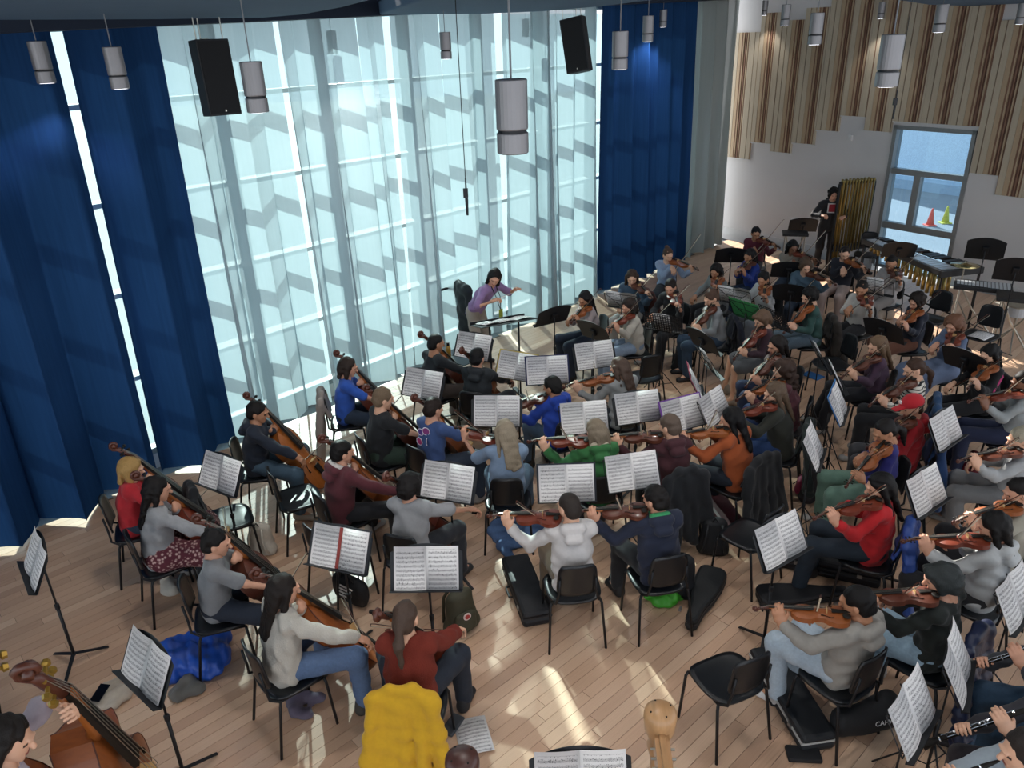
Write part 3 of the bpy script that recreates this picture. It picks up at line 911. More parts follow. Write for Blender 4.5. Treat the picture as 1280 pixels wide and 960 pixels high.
def pose_violin(P):
    S = P.get('S', 1.0); P.setdefault('turn', 28); P.setdefault('pitch', 16); P.setdefault('roll', 6)
    J = seat_joints(P)
    va = math.radians(P.get('va', 50)); ve = math.radians(P.get('ve', -4))
    d = V3(-math.sin(va) * math.cos(ve), math.cos(va) * math.cos(ve), math.sin(ve))
    o = J['neck'] + V3(-.075, .035, .05) * S
    n = nrm(V3(.28, -.12, 1)); n = nrm(n - d * n.dot(d)); x = np.cross(d, n)
    hold = o + d * .43 - n * .012
    wL = hold - n * .055 - x * .035 - d * .02
    arm(J, 'L', wL, (-.25, .15, -1), S)
    J['handL'] = nrm(n * .85 + x * .1 + d * .25); J['palmL'] = nrm(x * 1.0 - d * .1); J['curlL'] = 1.25
    ct = o + d * .20 + n * .045
    bd = nrm(x * .93 - n * P.get('bdown', .8) + d * .05)
    t = P.get('bt', .42)
    fr = ct + bd * t
    wR = fr + V3(0, -.03, .045) - nrm(fr - J['shR']) * .06
    arm(J, 'R', wR, (.7, -.2, -.75), S)
    # the frog follows the wrist actually reached
    hd = nrm(fr - J['wrR'] + V3(0, .02, .0)); J['handR'] = hd; J['palmR'] = nrm(-n * .8 - d * .3 - bd * .2); J['curlR'] = .95
    fr = J['wrR'] + hd * .085 + J['palmR'] * .03
    bd = nrm(fr - ct)
    bow = basis(fr, -bd, n)          # bow built from frog along +Y, hair side -Z
    return J, basis(o, d, n), bow


def pose_cello(P):
    S = P.get('S', 1.0); P.setdefault('knees', .25); P.setdefault('lean', .04); P.setdefault('turn', -8); P.setdefault('pitch', 14)
    J = seat_joints(P)
    pin = V3(.06, .74, 0); top = V3(-.175, -.13, 1.20 + .13 * S)
    d = nrm(top - pin); n = nrm(V3(.18, .9, .4)); n = nrm(n - d * n.dot(d)); x = np.cross(d, n)
    o = pin + d * .26                                     # bottom of the body
    hold = o + d * (.87 - .08 * P.get('pos', .5)) + n * .05
    wL = hold - x * .075 - n * .02 - d * .03
    arm(J, 'L', wL, (-1, -.1, -.6), S)
    J['handL'] = nrm(x * .9 + n * .45); J['palmL'] = nrm(-n * .9 + x * .5 - d * .1); J['curlL'] = 1.15
    ct = o + d * .36 + n * .17
    bd = nrm(-V3(*x) * -1 * .98 + n * -.1 + d * P.get('bup', -.08))
    if bd[0] < 0: bd = -bd
    fr = ct + bd * P.get('bt', .35)
    wR = fr + V3(-.01, -.05, .05)
    arm(J, 'R', wR, (.8, -.3, -.45), S)
    hd = nrm(fr - J['wrR']); J['handR'] = hd; J['palmR'] = nrm(V3(0, -.1, -1)); J['curlR'] = .9
    fr = J['wrR'] + hd * .08 + J['palmR'] * .02
    bd = nrm(fr - ct)
    return J, basis(o, d, n), basis(fr, -bd, n)


def pose_rest(P, wl=(-.12, .36, .60), wr_=(.12, .36, .60)):
    S = P.get('S', 1.0); J = seat_joints(P)
    arm(J, 'L', V3(*wl), (-.7, -.2, -.6), S); arm(J, 'R', V3(*wr_), (.7, -.2, -.6), S)
    J['handL'] = V3(.25, .9, -.3); J['handR'] = V3(-.25, .9, -.3); J['palmL'] = V3(.2, 0, -1); J['palmR'] = V3(-.2, 0, -1); J['curlL'] = J['curlR'] = .5
    return J


def pose_clarinet(P):
    P.setdefault('pitch', 10); J = seat_joints(P); S = P.get('S', 1.0)
    mouth = J['head'] + J['face'] * .10 + V3(0, 0, -.05); d = nrm(V3(-.02, .80, -.55)); n = nrm(V3(0, .55, .8))
    for s_, t, sx in (('L', .22, -1), ('R', .42, 1)):
        w = mouth + d * t + V3(sx * .055, -.02, -.055)
        arm(J, s_, w, (sx * .8, -.2, -.7), S)
        J['hand' + s_] = nrm(V3(-sx * .35, .45, .75)); J['palm' + s_] = nrm(V3(-sx * 1.0, .2, .1)); J['curl' + s_] = 1.0
    return J, basis(mouth, d, n)


def pose_stand(P, lean=.0, wl=(-.2, .3, 1.1), wr_=(.2, .3, 1.1), pl=(-.7, -.3, -.6), pr=(.7, -.3, -.6), z=.93):
    S = P.get('S', 1.0)
    c = lambda x, y, zz: V3(x * S, y * S, zz * S)
    J = dict(pel=c(0, -.3 * lean, z), chest=c(0, lean * .55, z + .30), neck=c(0, lean, z + .47 - lean * .25))
    J['hipL'] = c(-.085, -.3 * lean, z - .03); J['hipR'] = c(.085, -.3 * lean, z - .03)
    for s_, sx in (('L', -1), ('R', 1)):
        J['kn' + s_] = c(sx * .11, .03 - .1 * lean, .49); J['an' + s_] = c(sx * .12, -.04, .085); J['to' + s_] = J['an' + s_] + V3(sx * .03, .13, -.055)
        J['sh' + s_] = c(sx * .165, lean - .005, z + .435 - lean * .25)
    a, b = math.radians(P.get('turn', 0)), math.radians(P.get('pitch', 12))
    J['face'] = V3(-math.sin(a) * math.cos(b), math.cos(a) * math.cos(b), -math.sin(b)); J['hup'] = nrm(V3(0, math.sin(b), math.cos(b)))
    J['head'] = J['neck'] + c(0, .05 + lean * .12, .15 - lean * .05)
    arm(J, 'L', V3(*wl), pl, S); arm(J, 'R', V3(*wr_), pr, S)
    J['handL'] = nrm(J['wrL'] - J['elL']); J['handR'] = nrm(J['wrR'] - J['elR']); J['palmL'] = V3(.3, 0, -1); J['palmR'] = V3(-.3, 0, -1); J['curlL'] = .5; J['curlR'] = 1.2
    return J
# ------------------------------------------------------------------ instruments
def varnish(name, col): return mat(name, col, .42, var=.35, scale=5, stretch=(9, 1.2, 3), coat=.15)


VARN = [varnish('varnish_amber', '8a4a20'), varnish('varnish_red', '6b2c1a'), varnish('varnish_brown', '54291a'), varnish('varnish_orange', 'a05a22')]
EBONY = mat('ebony', '17130f', .55, var=.1, spec=.25); MAPLE = mat('maple_bridge', 'c9a36c', .5); STRING = mat('string_steel', 'b9b6ac', .3, .9); HAIRM = mat('bow_hair', 'cfc6b0', .6)
STICK = mat('bow_stick', '4a2415', .35, var=.2); FHOLE = mat('f_hole_dark', '0c0806', .9)

BODY_T = [0, .012, .04, .09, .16, .23, .30, .355, .385, .42, .47, .53, .58, .615, .64, .68, .74, .80, .87, .93, .97, .99, 1.0]
BODY_W = [.18, .42, .66, .86, .97, 1.0, .955, .86, .80, .645, .555, .535, .565, .63, .72, .765, .80, .80, .735, .58, .38, .22, .14]


def fiddle(kind):
    """origin at the end button, +Y to the scroll, +Z out of the top plate"""
    if kind == 'violin': L, hw, rib, arch, nk, bass = .356, .104, .032, .016, .13, False
    elif kind == 'cello': L, hw, rib, arch, nk, bass = .755, .218, .118, .03, .28, False
    else: L, hw, rib, arch, nk, bass = 1.12, .34, .20, .04, .46, True
    k = L / .356
    t = thing(kind if kind != 'bass' else 'double_bass', '', kind if kind != 'bass' else 'double bass')
    ts = np.linspace(0, 1, 40) ** 1.0
    W_ = np.interp(ts, BODY_T, BODY_W) * hw
    if bass: W_ = np.where(ts > .74, np.interp(ts, [.74, .85, .93, 1], [.78, .55, .30, .15]) * hw, W_)
    vs = []; fs = []; nc = 9
    xs = [-1, -.93, -.7, -.36, 0, .36, .7, .93, 1]
    for side in (1, -1):
        for i, tt in enumerate(ts):
            ea = min(1, 6 * min(tt, 1 - tt)) ** .6
            for x in xs: vs.append((x * W_[i], tt * L, side * (rib / 2 + arch * ea * (1 - abs(x) ** 2.2) * (.9 if side < 0 else 1)) - (0 if side > 0 else 0)))
    n1 = len(ts) * nc
    for i in range(len(ts) - 1):
        for j in range(nc - 1):
            a = i * nc + j
            fs.append((a, a + 1, a + nc + 1, a + nc)); fs.append((n1 + a, n1 + a + nc, n1 + a + nc + 1, n1 + a + 1))
        a = i * nc; b = a + nc - 1
        fs.append((a, a + nc, n1 + a + nc, n1 + a)); fs.append((b, n1 + b, n1 + b + nc, b + nc))
    a = (len(ts) - 1) * nc
    for j in range(nc - 1):
        fs.append((j, n1 + j, n1 + j + 1, j + 1)); fs.append((a + j, a + j + 1, n1 + a + j + 1, n1 + a + j))
    mb = MB().add(vs, fs)
    o = mb.obj('body', VARN[0], t, smooth=True)
    md = o.modifiers.new('es', 'EDGE_SPLIT'); md.split_angle = math.radians(50)
    # plate edges (purfling rim)
    if kind != 'violin':
        rim = MB()
        for sz in (1, -1):
            for sx in (1, -1): rim.tube([(sx * W_[i], ts[i] * L, sz * rib / 2) for i in range(len(ts))], .004, 5)
        rim.obj('edge', VARN[2], t, smooth=True)
    top = rib / 2 + arch
    zb = top + .030 * k
    # neck + pegbox + scroll
    nb = MB()
    zn = rib / 2 + .004 * k
    nb.tube([(0, L - .012 * k, zn - .006 * k), (0, L + .01 * k, zn + .003 * k), (0, L + nk * .5, zn + .006 * k), (0, L + nk, zn + .004 * k)], [.014 * k, .0125 * k, .0115 * k, .0125 * k], 8)
    nb.obj('neck', VARN[3], t, smooth=True)
    sp = MB(); pts = [(0, L + nk, zn + .002 * k), (0, L + nk + .06 * k, zn - .012 * k)]
    cy, cz = L + nk + .083 * k, zn - .014 * k
    for i in range(14):
        a = -PI * .9 + i * .75; r = .0185 * k * (1 - i / 16)
        pts.append((0, cy + r * math.cos(a), cz + r * math.sin(a) * 1.05))
    sp.tube(pts, [.012 * k, .010 * k] + [.0085 * k * (1 - i / 20) for i in range(14)], 8)
    sp.tube([(-.013 * k, cy, cz), (.013 * k, cy, cz)], .0085 * k, 8)
    sp.obj('scroll', VARN[2], t, smooth=True)
    fb = MB(); l0, l1 = L * .62, L + nk + .002 * k
    fb.add([(-.021 * k, l0, zb - .018 * k), (.021 * k, l0, zb - .018 * k), (.0118 * k, l1, zn + .006 * k), (-.0118 * k, l1, zn + .006 * k), (-.017 * k, l0, zb - .009 * k), (.017 * k, l0, zb - .009 * k), (.010 * k, l1, zn + .013 * k), (-.010 * k, l1, zn + .013 * k)],
           [(0, 3, 2, 1), (4, 5, 6, 7), (0, 1, 5, 4), (1, 2, 6, 5), (2, 3, 7, 6), (3, 0, 4, 7)])
    fb.obj('fingerboard', EBONY, t)
    tp = MB(); tp.prism([(-.010 * k, .004 * k), (.010 * k, .004 * k), (.021 * k, .115 * k), (-.021 * k, .115 * k)], top + .006 * k, top + .013 * k); tp.obj('tailpiece', EBONY, t, bevel=.002 * k)
    yb = L * .40
    MB().prism([(-.022 * k, top - arch * .08), (-.012 * k, top), (.012 * k, top), (.022 * k, top - arch * .08), (.019 * k, zb - .006 * k), (0, zb), (-.019 * k, zb - .006 * k)], -.0022 * k, .0022 * k,
               Matrix.Translation((0, yb, 0)) @ Matrix.Rotation(PI / 2, 4, 'X')).obj('bridge', MAPLE, t)
    st = MB()
    for x in (-1.5, -.5, .5, 1.5): st.tube([(x * .005 * k, .115 * k, top + .013 * k), (x * .010 * k, yb, zb), (x * .005 * k, l1, zn + .016 * k), (x * .003 * k, l1 + .05 * k, zn - .002 * k)], .0007 * k, 4)
    st.obj('strings', STRING, t)
    for sx in (-1, 1):
        fh = MB(); pts = [(sx * (.36 + .20 * math.cos(q * 2.6 + .3)) * .095 * k * 1.0, yb + q * .036 * k, 0) for q in np.linspace(-1, 1, 9)]
        pts = [(sx * (.052 + .010 * math.sin(-q * 2.2)) * k, yb + q * .036 * k, rib / 2 + arch * (1 - (abs(.052) / .065) ** 2.2) + .006 * k) for q in np.linspace(-1, 1, 9)]
        fh.tube(pts, [.0038 * k, .003 * k, .002 * k, .002 * k, .0022 * k, .002 * k, .002 * k, .003 * k, .0035 * k], 5); o = fh.obj('f_hole', FHOLE, t)
    for i in range(4):
        y = L + nk + (.016 + .012 * i) * k; sx = 1 if i % 2 else -1
        MB().tube([(-sx * .012 * k, y, zn - .004 * k), (sx * .026 * k, y, zn - .004 * k), (sx * .030 * k, y, zn - .004 * k), (sx * .040 * k, y, zn - .004 * k)], [.003 * k, .0035 * k, .0075 * k, .006 * k], 6).obj('peg', EBONY, t)
    if kind == 'violin':
        f = MB().sphere((-.045, .03, top + .008), (.032, .026, .009), 8).obj('chin_rest', EBONY, t, smooth=True)
    else:
        ll = .26 if kind == 'cello' else .12
        MB().lathe([(.018, -.012), (.012, .02), (.006, .021), (.005, ll), (.002, ll + .004)], 8, M=Matrix.Rotation(PI / 2, 4, 'X')).obj('endpin', STRING, t, smooth=False)
    return t


def make_bow(kind='violin'):
    L = .74 if kind == 'violin' else .71
    t = thing('bow', '', 'bow')
    sk = MB(); sk.tube([(0, -.015, 0), (0, .1, .0), (0, L * .5, -.010), (0, L * .95, .002), (0, L, 0)], [.0050, .0048, .0042, .0034, .0030], 6)
    sk.tube([(0, L, 0), (0, L - .004, -.020)], [.0036, .003], 5); sk.obj('stick', STICK, t, smooth=True)
    MB().box((-.006, 0, -.021), (.006, .05, -.002)).obj('frog', EBONY, t, bevel=.002)
    MB().box((-.005, .045, -.0185), (.005, L - .005, -.0175)).obj('bow_hair', HAIRM, t)
    MB().tube([(0, -.028, 0), (0, -.015, 0)], .0046, 6).obj('screw', STRING, t)
    return t


def make_clarinet():
    t = thing('clarinet', '', 'clarinet')
    MB().lathe([(.006, 0), (.011, .05), (.014, .09), (.0135, .30), (.014, .56), (.020, .60), (.032, .66), (.026, .66)], 12, M=Matrix.Rotation(-PI / 2, 4, 'X')).obj('tube', EBONY, t, smooth=True)
    ky = mat('silver_keys', 'cfd2d4', .2, .95, var=.05)
    for i in range(9):
        y = .16 + .045 * i
        MB().lathe([(.0085, .014), (.0085, .018)], 10, c=(0, -y if False else 0, 0), M=Matrix.Translation((.002 * (i % 2), y, 0))).obj('key', ky, t)
    MB().tube([(.016, .15, .004), (.016, .55, .004)], .003, 6).obj('key_rod', ky, t)
    MB().tube([(-.012, .2, .011), (-.012, .52, .011)], .0025, 6).obj('key_rod', ky, t)
    for y in (.09, .31, .56): MB().lathe([(.0155, 0), (.0155, .008)], 12, M=Matrix.Translation((0, y, 0)) @ Matrix.Rotation(-PI / 2, 4, 'X')).obj('ring', ky, t)
    return t


# ------------------------------------------------------------------ chair
def make_chair():
    t = thing('chair', '', 'chair')
    plastic = mat('black_plastic', '14171b', .33, var=.08, scale=60, bump=.03)
    W_, D_ = .215, .20

    def seat(u, v):
        x = (u - .5) * 2; y = (v - .5) * 2
        e = .88 + .12 * math.cos(y * 1.2)
        r = (abs(x) ** 4 + abs(y) ** 4) ** .25
        m_ = max(abs(x), abs(y)); q = (m_ / r if r > 1e-6 else 1)
        q = 1 - (1 - q) * .9
        X, Y = x * W_ * e * q, y * D_ * q
        z = .448 - .012 * (1 - x * x) * (1 - (y * .7) ** 2) - (.035 * max(0, y - .6) ** 1.3) + .008 * abs(x) ** 3
        return (X, Y, z)
    MB().grid(seat, 13, 13).obj('seat', plastic, t, smooth=True, solid=.016)

    def back(u, v):
        x = (u - .5) * 2; z = (v - .5) * 2
        r = (abs(x) ** 5 + abs(z) ** 5) ** .2; m_ = max(abs(x), abs(z)); q = m_ / r if r > 1e-6 else 1
        X = x * (.152 - .010 * z) * q; Z = .675 + z * .15 * q
        Y = -.205 - .12 * (Z - .5) + .028 * x * x
        return (X, Y, Z)
    MB().grid(back, 13, 11).obj('backrest', plastic, t, smooth=True, solid=.014)
    for s_ in (-1, 1):
        MB().tube([(s_ * .185, .165, .432), (s_ * .20, .17, .40), (s_ * .215, .195, 0)], .0105, 8).obj('leg', BLK, t, smooth=True)
        MB().tube([(s_ * .185, -.15, .432), (s_ * .20, -.165, .40), (s_ * .225, -.235, 0)], .0105, 8).obj('leg', BLK, t, smooth=True)
        MB().tube([(s_ * .185, .165, .432), (s_ * .185, -.15, .432), (s_ * .165, -.212, .47), (s_ * .142, -.218, .56), (s_ * .138, -.232, .70)], .0095, 8).obj('frame_tube', BLK, t, smooth=True)
    MB().tube([(-.185, .05, .43), (.185, .05, .43)], .008, 6).obj('cross_bar', BLK, t, smooth=True)
    return t


# ------------------------------------------------------------------ music stands
STANDB = mat('stand_black', '17191d', .5, .2, var=.1)


def desk_frame(h, tilt):
    """desk centre at height h; the reader sits at -Y looking to +Y; tilt from vertical"""
    return Matrix.Translation((0, 0, h)) @ Matrix.Rotation(math.radians(90 - tilt), 4, 'X')


def make_stand(kind, h=1.02, tilt=28):
    t = thing('music_stand', '', 'music stand')
    DM = desk_frame(h, tilt)
    if kind == 'solid':
        ol = [(-.255, -.16), (.255, -.16), (.255, .105)] + [(.255 - .51 * i / 12, .105 + .062 * math.sin(PI * i / 12) ** .8) for i in range(1, 12)] + [(-.255, .105)]
        MB().prism(ol, -.004, .0, DM).obj('desk', STANDB, t)
        MB().box((-.255, -.165, 0), (.255, -.160, .055), DM).obj('shelf', STANDB, t)
        MB().box((-.04, -.05, -.035), (.04, .04, -.004), DM).obj('clamp', STANDB, t, bevel=.006)
        b = DM @ Vector((0, 0, -.022))
        MB().tube([(b.x, b.y, b.z), (b.x, b.y, .55)], .0085, 8).tube([(b.x, b.y, .56), (b.x, b.y, .07)], .0125, 8).obj('pole', STANDB, t, smooth=True)
        MB().lathe([(.018, .535), (.018, .575), (.013, .58)], 10, c=(b.x, b.y, 0)).obj('collar', STANDB, t)
        for i in range(3):
            a = 2 * PI * i / 3 + PI / 2; c, s_ = math.cos(a), math.sin(a)
            MB().prism([(0, -.015), (.25, -.011), (.25, .011), (0, .015)], 0, .008, Matrix.Translation((b.x, b.y, .085)) @ Matrix.Rotation(a, 4, 'Z') @ Matrix.Rotation(math.radians(18), 4, 'Y')).obj('leg', STANDB, t)
    else:
        if kind == 'perforated':
            nx, ny = 15, 9; g = MB(); W_, H_ = .24, .15
            for i in range(nx + 1): g.box((-W_ + 2 * W_ * i / nx - .006, -H_, -.002), (-W_ + 2 * W_ * i / nx + .006, H_, 0), DM)
            for j in range(ny + 1): g.box((-W_, -H_ + 2 * H_ * j / ny - .006, -.002), (W_, -H_ + 2 * H_ * j / ny + .006, 0), DM)
            g.obj('desk', STANDB, t)
        else:
            g = MB()
            for a, b in [((-.24, -.13), (.24, -.13)), ((-.24, .12), (.24, .12)), ((-.24, -.13), (-.24, .12)), ((.24, -.13), (.24, .12)), ((-.24, .12), (0, -.13)), ((.24, .12), (0, -.13)), ((-.12, 0), (.12, 0)), ((0, -.15), (0, .15))]:
                g.tube([DM @ Vector((a[0], a[1], -.003)), DM @ Vector((b[0], b[1], -.003))], .004, 5)
            g.obj('desk_frame', STANDB, t)
        MB().box((-.24, -.165, 0), (.24, -.160, .045), DM).obj('shelf', STANDB, t)
        b = DM @ Vector((0, -.03, -.012))
        MB().tube([(b.x, b.y, b.z), (b.x, b.y, .55)], .006, 8).tube([(b.x, b.y, .56), (b.x, b.y, .14)], .009, 8).obj('pole', STANDB, t, smooth=True)
        MB().lathe([(.016, .36), (.016, .40)], 10, c=(b.x, b.y, 0)).obj('collar', STANDB, t)
        for i in range(3):
            a = 2 * PI * i / 3 + PI / 2; c, s_ = math.cos(a), math.sin(a)
            l = MB().tube([(b.x, b.y, .38), (b.x + .30 * c, b.y + .30 * s_, .008)], .006, 6).obj('leg', STANDB, t, smooth=True)
            MB().tube([(b.x, b.y, .17), (b.x + .16 * c, b.y + .16 * s_, .18)], .004, 6).obj('brace', STANDB, l)
    return t, DM


def page_material():
    M = bpy.data.materials.new('printed_music'); M.use_nodes = True
    nt = M.node_tree; N = nt.nodes; L = nt.links; b = N['Principled BSDF']
    uv = N.new('ShaderNodeUVMap'); sp = N.new('ShaderNodeSeparateXYZ'); L.new(uv.outputs[0], sp.inputs[0])
    oi = N.new('ShaderNodeObjectInfo')

    def mth(op, a, b_=None, c=None):
        n = N.new('ShaderNodeMath'); n.operation = op
        for i, v in enumerate((a, b_, c)):
            if v is None: continue
            if isinstance(v, (int, float)): n.inputs[i].default_value = v
            else: L.new(v, n.inputs[i])
        return n.outputs[0]
    U, Vv = sp.outputs[0], sp.outputs[1]
    ys = mth('FRACT', mth('MULTIPLY', Vv, 10.0))
    staff = mth('MULTIPLY', mth('GREATER_THAN', ys, .28), mth('LESS_THAN', ys, .70))
    line = mth('LESS_THAN', mth('FRACT', mth('MULTIPLY', mth('SUBTRACT', ys, .28), 11.9)), .30)
    lines = mth('MULTIPLY', staff, line)
    mg = mth('MULTIPLY', mth('GREATER_THAN', U, .07), mth('LESS_THAN', U, .94)); mv = mth('MULTIPLY', mth('GREATER_THAN', Vv, .03), mth('LESS_THAN', Vv, .93))
    nz = N.new('ShaderNodeTexNoise'); nz.noise_dimensions = '3D'; nz.inputs['Scale'].default_value = 1; nz.inputs['Detail'].default_value = 2
    cb = N.new('ShaderNodeCombineXYZ'); L.new(mth('MULTIPLY', U, 60), cb.inputs[0]); L.new(mth('MULTIPLY', Vv, 52), cb.inputs[1]); L.new(mth('MULTIPLY', oi.outputs['Random'], 40), cb.inputs[2])
    L.new(cb.outputs[0], nz.inputs['Vector'])
    notes = mth('MULTIPLY', mth('GREATER_THAN', nz.outputs['Fac'], .60), mth('MULTIPLY', mth('GREATER_THAN', ys, .15), mth('LESS_THAN', ys, .85)))
    ink = mth('MULTIPLY', mth('MAXIMUM', lines, notes), mth('MULTIPLY', mg, mv))
    mx = N.new('ShaderNodeMix'); mx.data_type = 'RGBA'; L.new(ink, mx.inputs[0])
    mx.inputs[6].default_value = lin('d9d7d6'); mx.inputs[7].default_value = lin('24242a')
    L.new(mx.outputs[2], b.inputs['Base Color']); b.inputs['Roughness'].default_value = .8
    return M


PAGE = page_material(); PAPER = mat('white_paper', 'd9d7d6', .8, var=.03)


def page_mesh(w, h, curl, side):
    n = 7; vs = []; fs = []; uvs = []
    for lay in (0, 1):
        for i in range(n):
            u = i / (n - 1)
            for v in (0, 1):
                vs.append((side * (u * w), -h / 2 + h * v, .004 + curl * math.sin(u * PI) * .012 + curl * .004 * u - .0012 * lay)); uvs.append((u if side > 0 else 1 - u, v))
    m_ = 2 * n
    for i in range(n - 1):
        a = 2 * i; q = (a, a + 2, a + 3, a + 1)
        fs.append(q if side > 0 else q[::-1]); q = (m_ + a, m_ + a + 1, m_ + a + 3, m_ + a + 2); fs.append(q if side > 0 else q[::-1])
        fs.append((a, m_ + a, m_ + a + 2, a + 2)); fs.append((a + 1, a + 3, m_ + a + 3, m_ + a + 1))
    fs.append((0, 1, m_ + 1, m_)); e = 2 * n - 2; fs.append((e, m_ + e, m_ + e + 1, e + 1))
    me = bpy.data.meshes.new('page'); me.from_pydata(vs, [], fs)
    ul = me.uv_layers.new(name='UVMap')
    for p in me.polygons:
        for li in p.loop_indices: ul.data[li].uv = uvs[me.loops[li].vertex_index]
        p.use_smooth = True
    me.materials.append(PAGE)
    return me


PG_R, PG_L = page_mesh(.228, .305, 1, 1), page_mesh(.228, .305, 1, -1)


def sheet(M, label, pages=2, folder=None, group='open sheet music'):
    """open score lying on a desk with matrix M"""
    t = thing('sheet_music', label, 'sheet music', group=group); t.matrix_world = M
    for me in ((PG_R, PG_L) if pages == 2 else (PG_R,)):
        o = bpy.data.objects.new('page', me); COL.objects.link(o); o.parent = t; o.location = (0 if pages == 2 else -.114, 0, 0)
    if folder: MB().box((-.245, -.162, .0005), (.245, .165, .003)).obj('folder', cloth_mat(folder), t)
    return t
# ------------------------------------------------------------------ the orchestra
VIO, CEL, BAS, BOW, BOWC, CHAIR = fiddle('violin'), fiddle('cello'), fiddle('bass'), make_bow(), make_bow('cello'), make_chair()
STANDS = {}
for k_ in ('solid', 'perforated', 'wire'): STANDS[k_] = make_stand(k_)
USED = set()


def inst(proto, M, label, group, vi=None):
    o = proto if proto.name not in USED else copy_tree(proto)
    USED.add(proto.name)
    o.matrix_world = M; o['label'] = label; o['group'] = group
    if vi is not None:
        for ch in o.children:
            if ch.name.startswith('body'): obj_mat(ch, VARN[vi])
    return o


